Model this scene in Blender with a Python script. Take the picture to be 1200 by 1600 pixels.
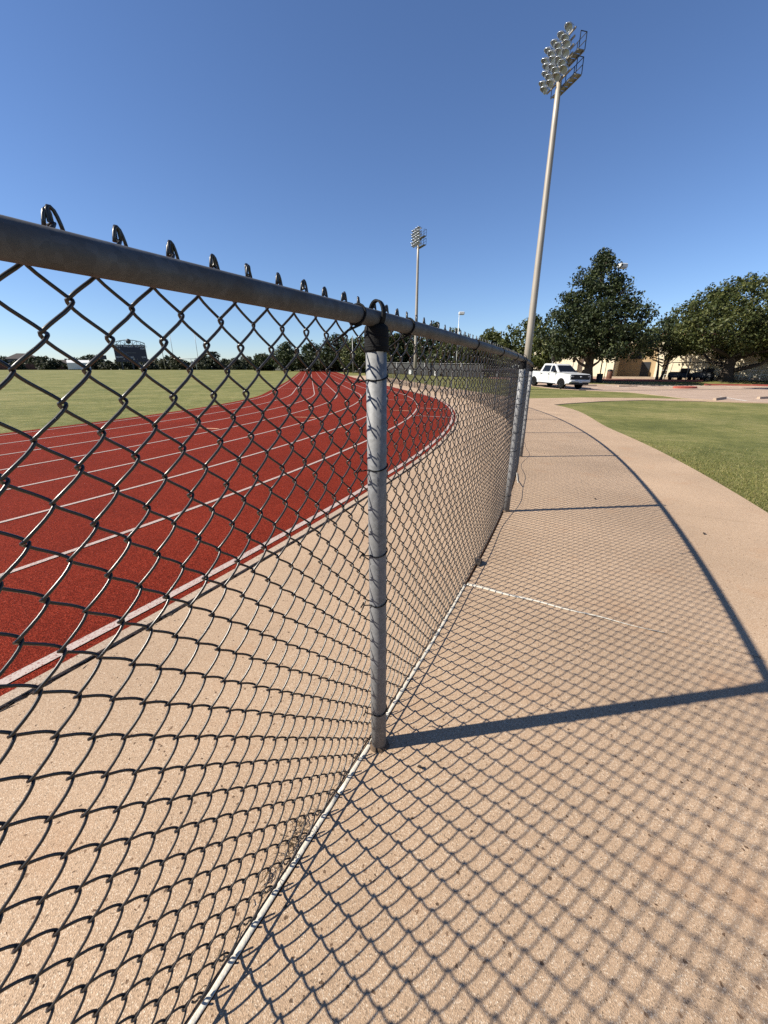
import bpy, bmesh, math, random
import numpy as np
from mathutils import Vector, Matrix

rnd = random.Random(7)
scene = bpy.context.scene
for o in list(bpy.data.objects):
    bpy.data.objects.remove(o)
C = scene.collection
R = math.radians

# ------------------------------------------------------------------ camera
cam_data = bpy.data.cameras.new('camera')
cam = bpy.data.objects.new('camera', cam_data)
C.objects.link(cam)
cam.location = (0, 0, 1.10)
cam.rotation_euler = (R(90 - 19.93), 0, 0)
cam_data.sensor_width = 36
cam_data.lens = 615 / 1600 * 36
cam_data.clip_start = 0.02
cam_data.clip_end = 2000
scene.camera = cam

# ------------------------------------------------------------------ sky, sun, exposure
SUN_EL, SUN_DX, SUN_DY = R(39.0), -0.982, -0.187      # direction towards the sun
world = bpy.data.worlds.new('World')
scene.world = world
world.use_nodes = True
wn = world.node_tree.nodes
wn.clear()
sky = wn.new('ShaderNodeTexSky')
sky.sky_type = 'NISHITA'
sky.sun_disc = False
sky.sun_elevation = SUN_EL
sky.sun_rotation = math.atan2(SUN_DX, SUN_DY)
sky.altitude = 200
sky.air_density = 1.0
sky.dust_density = 0.05
sky.ozone_density = 4.5
bg = wn.new('ShaderNodeBackground')
bg.inputs['Strength'].default_value = 0.061
wo = wn.new('ShaderNodeOutputWorld')
wt = wn.new('ShaderNodeMix')                          # even white balance over the whole sky
wt.data_type = 'RGBA'
wt.blend_type = 'MULTIPLY'
wt.inputs[0].default_value = 1.0
wt.inputs[7].default_value = (.92, .98, 1.14, 1)
world.node_tree.links.new(sky.outputs[0], wt.inputs[6])
world.node_tree.links.new(wt.outputs[2], bg.inputs[0])
world.node_tree.links.new(bg.outputs[0], wo.inputs[0])

sl = bpy.data.lights.new('sun', 'SUN')
sl.energy = 5.0
sl.angle = R(0.53)
sl.color = (1.0, 0.93, 0.80)
sun = bpy.data.objects.new('sun', sl)
C.objects.link(sun)
ce = math.cos(SUN_EL)
sun.rotation_euler = Vector((SUN_DX * ce, SUN_DY * ce, math.sin(SUN_EL))).to_track_quat('Z', 'Y').to_euler()

vs = scene.view_settings
vs.view_transform = 'Standard'
vs.look = 'None'
vs.exposure = 1.02
vs.gamma = 1.0
vs.use_curve_mapping = False
scene.render.engine = 'CYCLES'
scene.cycles.use_denoising = False
scene.cycles.use_adaptive_sampling = False
scene.render.filter_size = 1.15

# ------------------------------------------------------------------ terrain and fence line
def smooth(a, b, x):
    t = min(1.0, max(0.0, (x - a) / (b - a)))
    return t * t * (3 - 2 * t)

def g(x, y):
    """height of the ground: falls to the right, rises gently far off"""
    xr = max(0.0, x)
    xr = xr if xr < 12 else 12 + 6 * math.tanh((xr - 12) / 6)
    r = math.hypot(x, y)
    w = 1 - smooth(-.02, .22, math.atan2(x, max(y, .01)))
    return -.03 * xr * (1 - .9 * smooth(35, 47, y)) + w * .9 * smooth(30, 130, r)

F0 = (-.016, .908)
DS = 0.05
SMIN, SMAX = -12.0, 130.0
def theta(s):
    return R(max(-10.0, min(31.0, 27.5 - 1.8 * s)))
_tab = {}
def _build():
    x, y = F0
    n = int(SMAX / DS)
    _tab[0] = (x, y)
    for i in range(n):
        a = theta((i + .5) * DS)
        x += math.sin(a) * DS
        y += math.cos(a) * DS
        _tab[i + 1] = (x, y)
    x, y = F0
    for i in range(int(-SMIN / DS)):
        a = theta(-(i + .5) * DS)
        x -= math.sin(a) * DS
        y -= math.cos(a) * DS
        _tab[-i - 1] = (x, y)
_build()
def F(s, t=0.0):
    """point t metres right of the fence line, s metres along it from the near post"""
    k = math.floor(s / DS)
    k = max(int(SMIN / DS), min(int(SMAX / DS) - 1, k))
    u = s / DS - k
    a, b = _tab[k], _tab[k + 1]
    th = theta(s)
    return (a[0] + (b[0] - a[0]) * u + math.cos(th) * t, a[1] + (b[1] - a[1]) * u - math.sin(th) * t)
def F3(s, t, z):
    x, y = F(s, t)
    return Vector((x, y, g(x, y) + z))

# ------------------------------------------------------------------ material helpers
MATS = {}
def nodes_mat(name):
    m = bpy.data.materials.new(name)
    m.use_nodes = True
    nt = m.node_tree
    b = nt.nodes['Principled BSDF']
    MATS[name] = m
    return m, nt, b
def plain(name, col, rough=.6, metal=0.0, var=.12, scale=6.0, bump=0.0, spec=.5, emit=None, bscale=None):
    m, nt, b = nodes_mat(name)
    N, L = nt.nodes, nt.links
    tc = N.new('ShaderNodeTexCoord')
    no = N.new('ShaderNodeTexNoise')
    no.inputs['Scale'].default_value = scale
    no.inputs['Detail'].default_value = 5
    L.new(tc.outputs['Object'], no.inputs['Vector'])
    r = N.new('ShaderNodeValToRGB')
    r.color_ramp.elements[0].position = .3
    r.color_ramp.elements[1].position = .7
    r.color_ramp.elements[0].color = (*[c * (1 - var) for c in col], 1)
    r.color_ramp.elements[1].color = (*[min(1, c * (1 + var)) for c in col], 1)
    L.new(no.outputs['Fac'], r.inputs[0])
    L.new(r.outputs[0], b.inputs['Base Color'])
    b.inputs['Roughness'].default_value = rough
    b.inputs['Metallic'].default_value = metal
    b.inputs['Specular IOR Level'].default_value = spec
    if bump:
        bp = N.new('ShaderNodeBump')
        bp.inputs['Strength'].default_value = bump
        bp.inputs['Distance'].default_value = .01
        n2 = N.new('ShaderNodeTexNoise')
        n2.inputs['Scale'].default_value = bscale or scale * 6
        L.new(tc.outputs['Object'], n2.inputs['Vector'])
        L.new(n2.outputs['Fac'], bp.inputs['Height'])
        L.new(bp.outputs[0], b.inputs['Normal'])
    return m

def ramp(N, pts):
    r = N.new('ShaderNodeValToRGB')
    e = r.color_ramp.elements
    while len(e) < len(pts):
        e.new(.5)
    for k, (p, c) in enumerate(pts):
        e[k].position = p
        e[k].color = (*c, 1)
    return r
def mix(N, L, a, b, fac, mode='MIX'):
    m = N.new('ShaderNodeMix')
    m.data_type = 'RGBA'
    m.blend_type = mode
    for sock, v in ((m.inputs[0], fac), (m.inputs[6], a), (m.inputs[7], b)):
        if hasattr(v, 'links'):
            L.new(v, sock)
        elif isinstance(v, (int, float)):
            sock.default_value = v
        else:
            sock.default_value = (*v, 1)
    return m.outputs[2]
def tex(N, L, vec, kind, scale, **kw):
    t = N.new('ShaderNodeTex' + kind)
    t.inputs['Scale'].default_value = scale
    for k, v in kw.items():
        if k in t.inputs:
            t.inputs[k].default_value = v
        else:
            setattr(t, k, v)
    L.new(vec, t.inputs['Vector'])
    return t

def concrete_mat(name, base, pale, dark, bump=.5):
    m, nt, b = nodes_mat(name)
    N, L = nt.nodes, nt.links
    pos = N.new('ShaderNodeNewGeometry').outputs['Position']
    v = tex(N, L, pos, 'Voronoi', 400.0)
    v2 = tex(N, L, pos, 'Voronoi', 170.0)
    sep = N.new('ShaderNodeSeparateColor')
    L.new(v.outputs['Color'], sep.inputs[0])
    md = tuple(a * .78 for a in base)
    r = ramp(N, [(0, dark), (.05, md), (.35, base), (.8, tuple(min(1, a * 1.10) for a in base)), (.97, pale), (1, tuple(min(1, p * 1.1) for p in pale))])
    L.new(sep.outputs[0], r.inputs[0])
    sep2 = N.new('ShaderNodeSeparateColor')
    L.new(v2.outputs['Color'], sep2.inputs[0])
    r2 = ramp(N, [(0, (.25, .22, .2)), (.009, (.5, .43, .38)), (.012, (1, 1, 1)), (1, (1, 1, 1))])
    L.new(sep2.outputs[1], r2.inputs[0])
    c1 = mix(N, L, r.outputs[0], r2.outputs[0], 1.0, 'MULTIPLY')
    n1 = tex(N, L, pos, 'Noise', 1.1, Detail=5.0)
    r3 = ramp(N, [(.3, (.86, .84, .82)), (.7, (1.08, 1.06, 1.04))])
    L.new(n1.outputs['Fac'], r3.inputs[0])
    c2 = mix(N, L, c1, r3.outputs[0], 1.0, 'MULTIPLY')
    # stains and rusty tint
    n2 = tex(N, L, pos, 'Noise', 2.7, Detail=6.0, Roughness=.65)
    r4 = ramp(N, [(.56, (0, 0, 0)), (.72, (1, 1, 1))])
    L.new(n2.outputs['Fac'], r4.inputs[0])
    c3 = mix(N, L, c2, tuple(a * f for a, f in zip(base, (.92, .74, .6))), N.new('ShaderNodeMath').outputs[0])
    mm = N[-1] if False else c3.node.inputs[0].links[0].from_node
    mm.operation = 'MULTIPLY'
    L.new(r4.outputs[0], mm.inputs[0])
    mm.inputs[1].default_value = .38
    L.new(c3, b.inputs['Base Color'])
    b.inputs['Roughness'].default_value = .85
    b.inputs['Specular IOR Level'].default_value = .3
    bp = N.new('ShaderNodeBump')
    bp.inputs['Strength'].default_value = bump
    bp.inputs['Distance'].default_value = .002
    L.new(v.outputs['Distance'], bp.inputs['Height'])
    L.new(bp.outputs[0], b.inputs['Normal'])
    return m

def track_mat():
    m, nt, b = nodes_mat('track_rubber')
    N, L = nt.nodes, nt.links
    pos = N.new('ShaderNodeNewGeometry').outputs['Position']
    v = tex(N, L, pos, 'Voronoi', 230.0)
    sep = N.new('ShaderNodeSeparateColor')
    L.new(v.outputs['Color'], sep.inputs[0])
    r = ramp(N, [(0, (.05, .007, .004)), (.3, (.155, .016, .0075)), (.75, (.225, .025, .011)), (1, (.34, .055, .030))])
    L.new(sep.outputs[0], r.inputs[0])
    n = tex(N, L, pos, 'Noise', .9, Detail=9.0, Roughness=.68)
    r2 = ramp(N, [(.3, (.78, .80, .82)), (.55, (1.0, 1.0, 1.0)), (.75, (1.14, 1.2, 1.25))])
    L.new(n.outputs['Fac'], r2.inputs[0])
    c = mix(N, L, r.outputs[0], r2.outputs[0], 1.0, 'MULTIPLY')
    L.new(c, b.inputs['Base Color'])
    b.inputs['Roughness'].default_value = .95
    b.inputs['Specular IOR Level'].default_value = .06
    bp = N.new('ShaderNodeBump')
    bp.inputs['Strength'].default_value = .9
    bp.inputs['Distance'].default_value = .003
    L.new(v.outputs['Distance'], bp.inputs['Height'])
    L.new(bp.outputs[0], b.inputs['Normal'])
    return m

def paint_mat(name, col, worn):
    m, nt, b = nodes_mat(name)
    N, L = nt.nodes, nt.links
    pos = N.new('ShaderNodeNewGeometry').outputs['Position']
    v = tex(N, L, pos, 'Voronoi', 210.0)
    sep = N.new('ShaderNodeSeparateColor')
    L.new(v.outputs['Color'], sep.inputs[0])
    r = ramp(N, [(0, worn), (.16, tuple(.5 * (a + c) for a, c in zip(worn, col))), (.3, col), (1, tuple(min(.9, c * 1.08) for c in col))])
    L.new(sep.outputs[0], r.inputs[0])
    L.new(r.outputs[0], b.inputs['Base Color'])
    b.inputs['Roughness'].default_value = .75
    return m

def grass_mat(name, a, c, d):
    m, nt, b = nodes_mat(name)
    N, L = nt.nodes, nt.links
    pos = N.new('ShaderNodeNewGeometry').outputs['Position']
    n1 = tex(N, L, pos, 'Noise', .35, Detail=6.0, Roughness=.6)
    n2 = tex(N, L, pos, 'Noise', 16.0, Detail=9.0, Roughness=.82)
    n3 = tex(N, L, pos, 'Noise', 3.0, Detail=5.0)
    r = ramp(N, [(.36, a), (.49, c), (.62, d)])
    ad = N.new('ShaderNodeMath')
    ad.operation = 'MULTIPLY_ADD'
    L.new(n1.outputs['Fac'], ad.inputs[0])
    ad.inputs[1].default_value = .38
    s2 = N.new('ShaderNodeMath')
    s2.operation = 'MULTIPLY_ADD'
    L.new(n2.outputs['Fac'], s2.inputs[0])
    s2.inputs[1].default_value = .38
    s3 = N.new('ShaderNodeMath')
    s3.operation = 'MULTIPLY'
    L.new(n3.outputs['Fac'], s3.inputs[0])
    s3.inputs[1].default_value = .26
    L.new(s3.outputs[0], s2.inputs[2])
    L.new(s2.outputs[0], ad.inputs[2])
    L.new(ad.outputs[0], r.inputs[0])
    mp = N.new('ShaderNodeMapping')
    mp.inputs['Rotation'].default_value = (0, 0, R(62))
    L.new(pos, mp.inputs['Vector'])
    wv = N.new('ShaderNodeTexWave')
    wv.inputs['Scale'].default_value = .11
    wv.inputs['Distortion'].default_value = 1.2
    L.new(mp.outputs[0], wv.inputs['Vector'])
    rw = ramp(N, [(.35, (.93, .95, .92)), (.65, (1.06, 1.05, 1.04))])
    L.new(wv.outputs['Fac'], rw.inputs[0])
    L.new(mix(N, L, r.outputs[0], rw.outputs[0], 1.0, 'MULTIPLY'), b.inputs['Base Color'])
    b.inputs['Roughness'].default_value = .9
    b.inputs['Specular IOR Level'].default_value = .15
    bp = N.new('ShaderNodeBump')
    bp.inputs['Strength'].default_value = .8
    bp.inputs['Distance'].default_value = .03
    L.new(n2.outputs['Fac'], bp.inputs['Height'])
    L.new(bp.outputs[0], b.inputs['Normal'])
    return m

def leaf_mat(name, a, c, d, trans=.25):
    m, nt, b = nodes_mat(name)
    N, L = nt.nodes, nt.links
    geo = N.new('ShaderNodeNewGeometry')
    r = ramp(N, [(0, a), (.55, c), (1, d)])
    L.new(geo.outputs['Random Per Island'], r.inputs[0])
    n = tex(N, L, geo.outputs['Position'], 'Noise', .8, Detail=3.0)
    r2 = ramp(N, [(.35, (.8, .82, .8)), (.65, (1.15, 1.12, 1.0))])
    L.new(n.outputs['Fac'], r2.inputs[0])
    col = mix(N, L, r.outputs[0], r2.outputs[0], 1.0, 'MULTIPLY')
    L.new(col, b.inputs['Base Color'])
    b.inputs['Roughness'].default_value = .55
    b.inputs['Specular IOR Level'].default_value = .3
    tr = N.new('ShaderNodeBsdfTranslucent')
    L.new(col, tr.inputs['Color'])
    ms = N.new('ShaderNodeMixShader')
    ms.inputs[0].default_value = trans
    L.new(b.outputs[0], ms.inputs[1])
    L.new(tr.outputs[0], ms.inputs[2])
    L.new(ms.outputs[0], N['Material Output'].inputs['Surface'])
    return m

def galv_mat(name, base, dirt, k=.5):
    m, nt, b = nodes_mat(name)
    N, L = nt.nodes, nt.links
    geo = N.new('ShaderNodeNewGeometry')
    pos = geo.outputs['Position']
    v = tex(N, L, pos, 'Voronoi', 120.0)
    sep = N.new('ShaderNodeSeparateColor')
    L.new(v.outputs['Color'], sep.inputs[0])
    r = ramp(N, [(0, tuple(c * .8 for c in base)), (1, tuple(min(1, c * 1.15) for c in base))])
    L.new(sep.outputs[0], r.inputs[0])
    n = tex(N, L, pos, 'Noise', 14.0, Detail=7.0, Roughness=.7)
    r2 = ramp(N, [(.42, (0, 0, 0)), (.66, (k, k, k))])
    L.new(n.outputs['Fac'], r2.inputs[0])
    c = mix(N, L, r.outputs[0], dirt, r2.outputs[0])
    L.new(c, b.inputs['Base Color'])
    b.inputs['Metallic'].default_value = .12
    r3 = ramp(N, [(.3, (.55, .55, .55)), (.7, (.75, .75, .75))])
    L.new(n.outputs['Fac'], r3.inputs[0])
    L.new(r3.outputs[0], b.inputs['Roughness'])
    bp = N.new('ShaderNodeBump')
    bp.inputs['Strength'].default_value = .25
    bp.inputs['Distance'].default_value = .001
    n4 = tex(N, L, pos, 'Noise', 160.0, Detail=3.0)
    L.new(n4.outputs['Fac'], bp.inputs['Height'])
    L.new(bp.outputs[0], b.inputs['Normal'])
    return m

M = MATS
concrete_mat('path_concrete', (.452, .320, .214), (.62, .50, .38), (.19, .135, .09))
concrete_mat('kerb_concrete', (.43, .33, .25), (.66, .56, .46), (.16, .12, .09))
concrete_mat('lot_concrete', (.42, .31, .24), (.6, .5, .42), (.22, .16, .12), .2)
concrete_mat('walk_concrete', (.45, .24, .18), (.6, .42, .35), (.25, .13, .1), .2)
track_mat()
paint_mat('line_paint', (.46, .37, .33), (.22, .07, .05))
paint_mat('mark_paint', (.62, .33, .18), (.3, .09, .06))
paint_mat('joint_white', (.80, .76, .68), (.45, .37, .28))
paint_mat('stall_paint', (.78, .76, .70), (.45, .36, .29))
paint_mat('red_paint', (.40, .07, .045), (.35, .2, .15))
grass_mat('lawn_grass', (.080, .092, .026), (.165, .168, .052), (.295, .255, .108))
galv_mat('galvanised', (.215, .22, .23), (.17, .165, .155), .4)
galv_mat('rail_steel', (.092, .096, .104), (.062, .050, .040), .6)
plain('vinyl_wire', (.022, .019, .017), .33, var=.25, scale=40, spec=.55)
plain('black_strap', (.007, .007, .008), .8, var=.3, scale=60, bump=.3, spec=.2)
plain('dark_gap', (.022, .017, .014), .95, var=.4, scale=20)
plain('dirt', (.10, .065, .04), .95, var=.4, scale=30, bump=.6)
plain('white_bead', (.62, .57, .48), .5, var=.08, scale=25, bump=.2)
plain('pole_steel', (.36, .32, .27), .5, .15, var=.1, scale=.8)
plain('lamp_housing', (.58, .62, .67), .35, .7, var=.1)
plain('lamp_lens', (.36, .39, .42), .2, .1, var=.15, spec=.8)
plain('dark_metal', (.035, .04, .05), .5, .3)
plain('grey_metal', (.30, .30, .30), .5, .4)
plain('white_metal', (.74, .74, .72), .4, .1)
plain('bark', (.060, .045, .034), .95, var=.4, scale=9, bump=.9)
leaf_mat('oak_leaf', (.012, .022, .009), (.030, .047, .016), (.078, .094, .032))
leaf_mat('elm_leaf', (.028, .042, .012), (.066, .084, .022), (.135, .140, .042))
leaf_mat('pale_leaf', (.050, .065, .016), (.095, .105, .026), (.150, .140, .040))
leaf_mat('far_leaf', (.026, .036, .020), (.048, .058, .030), (.080, .082, .045))
plain('stucco', (.80, .71, .53), .9, var=.06, scale=1.5, bump=.3)
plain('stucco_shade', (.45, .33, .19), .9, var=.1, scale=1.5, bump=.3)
plain('dark_glass', (.008, .009, .011), .25, var=.1, spec=.3)
plain('roof_tile', (.30, .13, .075), .85, var=.25, scale=3)
plain('car_paint', (.64, .65, .66), .2, var=.01, spec=.6)
plain('tyre', (.010, .010, .010), .9, var=.2, spec=.12)
plain('rim', (.010, .010, .011), .5, .0, spec=.25)
plain('black_trim', (.012, .012, .014), .5, spec=.25)
plain('headlamp', (.35, .36, .38), .1, .2, spec=.8)
plain('tail_lamp', (.30, .012, .012), .25)
plain('plate', (.6, .62, .66), .5)
plain('board_navy', (.012, .014, .035), .5, var=.1)
plain('board_text', (.85, .87, .90), .6, var=.02)
plain('windscreen', (.040, .042, .042), .9, var=.3, scale=1.2)
plain('brick_wall', (.16, .075, .055), .9, var=.3, scale=2)
plain('house_wall', (.42, .33, .27), .9, var=.1)
plain('house_roof', (.075, .06, .055), .9, var=.2)
plain('white_cloth', (.80, .80, .78), .8, var=.03)
plain('dry_grass', (.17, .11, .055), .9, var=.4, scale=20)
plain('leaf_dry', (.030, .020, .014), .8, var=.4, scale=60)
plain('barrel_brown', (.12, .05, .03), .7)
plain('cart_dark', (.025, .03, .04), .4)
blade_m = leaf_mat('grass_blade', (.150, .168, .048), (.235, .232, .074), (.40, .34, .16), .4)

# the photograph is exposed for these sunlit surfaces: one reflectance scale for every material
REFLECT = .76
for m_ in list(MATS.values()):
    nt = m_.node_tree
    for nd in list(nt.nodes):
        for sk in ('Base Color', 'Color'):
            if nd.type in ('BSDF_PRINCIPLED', 'BSDF_TRANSLUCENT') and sk in nd.inputs and nd.inputs[sk].is_linked:
                src = nd.inputs[sk].links[0].from_socket
                nt.links.new(mix(nt.nodes, nt.links, src, (REFLECT, REFLECT, REFLECT), 1.0, 'MULTIPLY'), nd.inputs[sk])

# ------------------------------------------------------------------ geometry helpers
class MB:
    def __init__(self):
        self.v, self.f, self.sm = [], [], []
    def add(self, vs, fs, smooth=False):
        k = len(self.v)
        self.v += [tuple(p) for p in vs]
        self.f += [tuple(i + k for i in q) for q in fs]
        self.sm += [smooth] * len(fs)
    def box(self, c, d, rz=0, mat=None):
        hx, hy, hz = d[0] / 2, d[1] / 2, d[2] / 2
        cs, sn = math.cos(rz), math.sin(rz)
        vs = []
        for z in (-hz, hz):
            for x, y in ((-hx, -hy), (hx, -hy), (hx, hy), (-hx, hy)):
                vs.append((c[0] + x * cs - y * sn, c[1] + x * sn + y * cs, c[2] + z))
        self.add(vs, [(3, 2, 1, 0), (4, 5, 6, 7), (0, 1, 5, 4), (1, 2, 6, 5), (2, 3, 7, 6), (3, 0, 4, 7)])
    def bevel_box(self, c, d, b=.02):
        """box with chamfered vertical and top edges"""
        hx, hy, hz = d[0] / 2, d[1] / 2, d[2] / 2
        def ring(ix, z):
            x, y = hx - ix, hy - ix
            q = min(b, x * .9, y * .9)
            return [(c[0] + p[0], c[1] + p[1], c[2] + z) for p in
                    ((-x + q, -y), (x - q, -y), (x, -y + q), (x, y - q), (x - q, y), (-x + q, y), (-x, y - q), (-x, -y + q))]
        self.loft([ring(b, -hz), ring(0, -hz + b), ring(0, hz - b), ring(b, hz)], True, True)
    def loft(self, rings, cap0=True, cap1=True, smooth=False, closed=True):
        n = len(rings[0])
        vs = [p for r in rings for p in r]
        fs = []
        for i in range(len(rings) - 1):
            for j in range(n if closed else n - 1):
                a, b2 = i * n + j, i * n + (j + 1) % n
                fs.append((a, b2, b2 + n, a + n))
        k = len(fs)
        self.add(vs, fs, smooth)
        base = len(self.v) - len(vs)
        if cap0:
            self.f.append(tuple(base + j for j in reversed(range(n)))); self.sm.append(False)
        if cap1:
            self.f.append(tuple(base + (len(rings) - 1) * n + j for j in range(n))); self.sm.append(False)
    def tube(self, pts, rad, sides=8, caps=True, smooth=True, closed=False):
        pts = [Vector(p) for p in pts]
        n = len(pts)
        rads = rad if hasattr(rad, '__len__') else [rad] * n
        rings, nv = [], None
        for i, p in enumerate(pts):
            if closed:
                t = pts[(i + 1) % n] - pts[i - 1]
            else:
                t = pts[min(i + 1, n - 1)] - pts[max(i - 1, 0)]
            t.normalize()
            if nv is None:
                nv = t.orthogonal().normalized()
            else:
                nv = nv - t * nv.dot(t)
                nv = nv.normalized() if nv.length > 1e-6 else t.orthogonal().normalized()
            bv = t.cross(nv)
            rings.append([p + (nv * math.cos(2 * math.pi * j / sides) + bv * math.sin(2 * math.pi * j / sides)) * rads[i] for j in range(sides)])
        if closed:
            rings.append(rings[0])
        self.loft(rings, caps and not closed, caps and not closed, smooth)
    def lathe(self, prof, n=16, M4=None, smooth=True, caps=False):
        rings = []
        for r, z in prof:
            ring = [Vector((r * math.cos(2 * math.pi * j / n), r * math.sin(2 * math.pi * j / n), z)) for j in range(n)]
            if M4:
                ring = [M4 @ p for p in ring]
            rings.append(ring)
        self.loft(rings, caps, caps, smooth)
    def prism(self, poly, axis_vec, M4=None):
        """extrude a planar polygon (3D points) along axis_vec"""
        a = [Vector(p) for p in poly]
        b = [p + Vector(axis_vec) for p in a]
        if M4:
            a = [M4 @ p for p in a]; b = [M4 @ p for p in b]
        self.loft([a, b], True, True)
    def build(self, name, mat, parent=None, loc=None, rz=0.0, sharp=True):
        me = bpy.data.meshes.new(name)
        me.from_pydata([tuple(p) for p in self.v], [], self.f)
        me.polygons.foreach_set('use_smooth', self.sm)
        me.materials.append(MATS[mat] if isinstance(mat, str) else mat)
        me.update()
        o = bpy.data.objects.new(name, me)
        C.objects.link(o)
        if parent is not None:
            o.parent = parent
        if loc is not None:
            o.location = loc
        o.rotation_euler.z = rz
        return o

def tag(o, label=None, cat=None, group=None, kind=None):
    if label: o['label'] = label
    if cat: o['category'] = cat
    if group: o['group'] = group
    if kind: o['kind'] = kind
    return o
def empty(name, loc, rz=0.0, label=None, cat=None, group=None):
    o = bpy.data.objects.new(name, None)
    o.empty_display_size = .2
    C.objects.link(o)
    o.location = loc
    o.rotation_euler.z = rz
    return tag(o, label, cat, group)
def copy_tree(o, parent=None):
    c = o.copy()
    C.objects.link(c)
    c.parent = parent
    for ch in list(o.children):
        copy_tree(ch, c)
    return c
def np_mesh(name, V, Fq, mat, parent=None, loc=None, smooth=False):
    """fast mesh from an array of vertices and an array of equal sized faces"""
    me = bpy.data.meshes.new(name)
    n, k = Fq.shape
    me.vertices.add(len(V)); me.vertices.foreach_set('co', V.astype(np.float32).ravel())
    me.loops.add(n * k); me.loops.foreach_set('vertex_index', Fq.astype(np.int32).ravel())
    me.polygons.add(n)
    me.polygons.foreach_set('loop_start', np.arange(0, n * k, k, dtype=np.int32))
    me.polygons.foreach_set('use_smooth', np.full(n, smooth))
    me.materials.append(MATS[mat] if isinstance(mat, str) else mat)
    me.update(calc_edges=True)
    me.validate()
    o = bpy.data.objects.new(name, me)
    C.objects.link(o)
    if parent is not None: o.parent = parent
    if loc is not None: o.location = loc
    return o

def strip(mb, s0, s1, t0, t1, dz, ds=.25, nt=3, depth=None, tf=None):
    """a sheet along the fence line, following the ground"""
    n = max(2, int(math.ceil((s1 - s0) / ds)) + 1)
    rows = []
    for i in range(n):
        s = s0 + (s1 - s0) * i / (n - 1)
        b = tf(s) if tf else t1
        row = []
        for j in range(nt):
            p = F3(s, t0 + (b - t0) * j / (nt - 1), dz)
            row.append(p)
        if depth:
            row = [row[0] - Vector((0, 0, depth))] + row + [row[-1] - Vector((0, 0, depth))]
        rows.append(row)
    m = len(rows[0])
    vs = [p for r in rows for p in r]
    fs = [(i * m + j, i * m + j + 1, (i + 1) * m + j + 1, (i + 1) * m + j) for i in range(n - 1) for j in range(m - 1)]
    # faces point up
    fs = [tuple(reversed(q)) for q in fs]
    if depth:
        fs.append(tuple(range(m)))
        fs.append(tuple(reversed(range((n - 1) * m, n * m))))
    k = len(mb.v)
    mb.add(vs, [tuple(q[::-1]) for q in fs])

def sheet(name, poly, dz, mat, step=1.2, parent=None, kind='structure', side=0.0):
    """a flat polygon laid on the ground, cut into cells so that it follows it"""
    bm = bmesh.new()
    f = bm.faces.new([bm.verts.new((x, y, 0)) for x, y in poly])
    xs = [p[0] for p in poly]; ys = [p[1] for p in poly]
    x = math.floor(min(xs)) + step
    while x < max(xs):
        bmesh.ops.bisect_plane(bm, geom=bm.verts[:] + bm.edges[:] + bm.faces[:], plane_co=(x, 0, 0), plane_no=(1, 0, 0)); x += step
    y = math.floor(min(ys)) + step
    while y < max(ys):
        bmesh.ops.bisect_plane(bm, geom=bm.verts[:] + bm.edges[:] + bm.faces[:], plane_co=(0, y, 0), plane_no=(0, 1, 0)); y += step
    bmesh.ops.triangulate(bm, faces=bm.faces[:])
    for v in bm.verts:
        v.co.z = g(v.co.x, v.co.y) + dz
    if side:
        edges = [e for e in bm.edges if e.is_boundary]
        r = bmesh.ops.extrude_edge_only(bm, edges=edges)
        for v in [q for q in r['geom'] if isinstance(q, bmesh.types.BMVert)]:
            v.co.z -= side
    bmesh.ops.recalc_face_normals(bm, faces=bm.faces[:])
    me = bpy.data.meshes.new(name)
    bm.to_mesh(me); bm.free()
    if me.polygons and me.polygons[0].normal.z < 0:
        me.flip_normals()
    me.materials.append(MATS[mat])
    o = bpy.data.objects.new(name, me)
    C.objects.link(o)
    if parent is not None: o.parent = parent
    elif kind: o['kind'] = kind
    return o

# ------------------------------------------------------------------ the setting
# ground: one sheet out to the horizon
def make_ground():
    radii = [0.0] + list(np.geomspace(.6, 30, 60)) + list(np.linspace(31, 140, 90)) + list(np.geomspace(150, 1200, 16))
    na = 150
    V = [(0, 0, g(0, 0) - .03)]
    for r in radii[1:]:
        for k in range(na):
            a = 2 * math.pi * k / na
            x, y = r * math.sin(a), r * math.cos(a)
            V.append((x, y, g(x, y) - .03))
    fs = [(0, 1 + (k + 1) % na, 1 + k) for k in range(na)]
    fs4 = []
    for i in range(len(radii) - 2):
        for k in range(na):
            a = 1 + i * na + k; b = 1 + i * na + (k + 1) % na
            fs4.append((a, b, b + na, a + na))
    mb = MB(); mb.add(V, fs + fs4, True)
    return tag(mb.build('ground', 'lawn_grass'), kind='structure')
make_ground()

# running track with its painted lines
mb = MB(); strip(mb, -11.5, 128, -8.98, -1.281, 0.0, .5, 9)
track = tag(mb.build('running_track', 'track_rubber'), kind='structure')
LW = 1.045
for k in range(8):
    t = -1.36 - LW * k
    w = .040 if k else .050
    mb = MB(); strip(mb, -11, 127, t - w / 2, t + w / 2, .004, .3, 2)
    mb.build('lane_line', 'line_paint', track)
def cross_line(s, k0, k1, w=.05, mat='line_paint'):
    mb = MB(); strip(mb, s - w / 2, s + w / 2, -1.36 - LW * k1 + .03, -1.36 - LW * k0 - .03, .005, .05, 8)
    mb.build('cross_line', mat, track)
for s, k0, k1 in ((9.6, 0, 1), (12.0, 0, 1), (15.5, 1, 2), (19, 2, 3), (26, 0, 7), (46, 0, 7)):
    cross_line(s, k0, k1)
def arrow_mark(s, k, ln=.75):
    tc = -1.36 - LW * (k + .5)
    q = [F3(s, tc + .42, .005), F3(s + .11, tc + .42, .005), F3(s + .03, tc - .42, .005)]
    mb = MB(); mb.add(q, [(0, 1, 2)])
    mb.build('zone_mark', 'mark_paint', track)
arrow_mark(5.6, 4); arrow_mark(8.3, 3); arrow_mark(10.8, 1)

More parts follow.
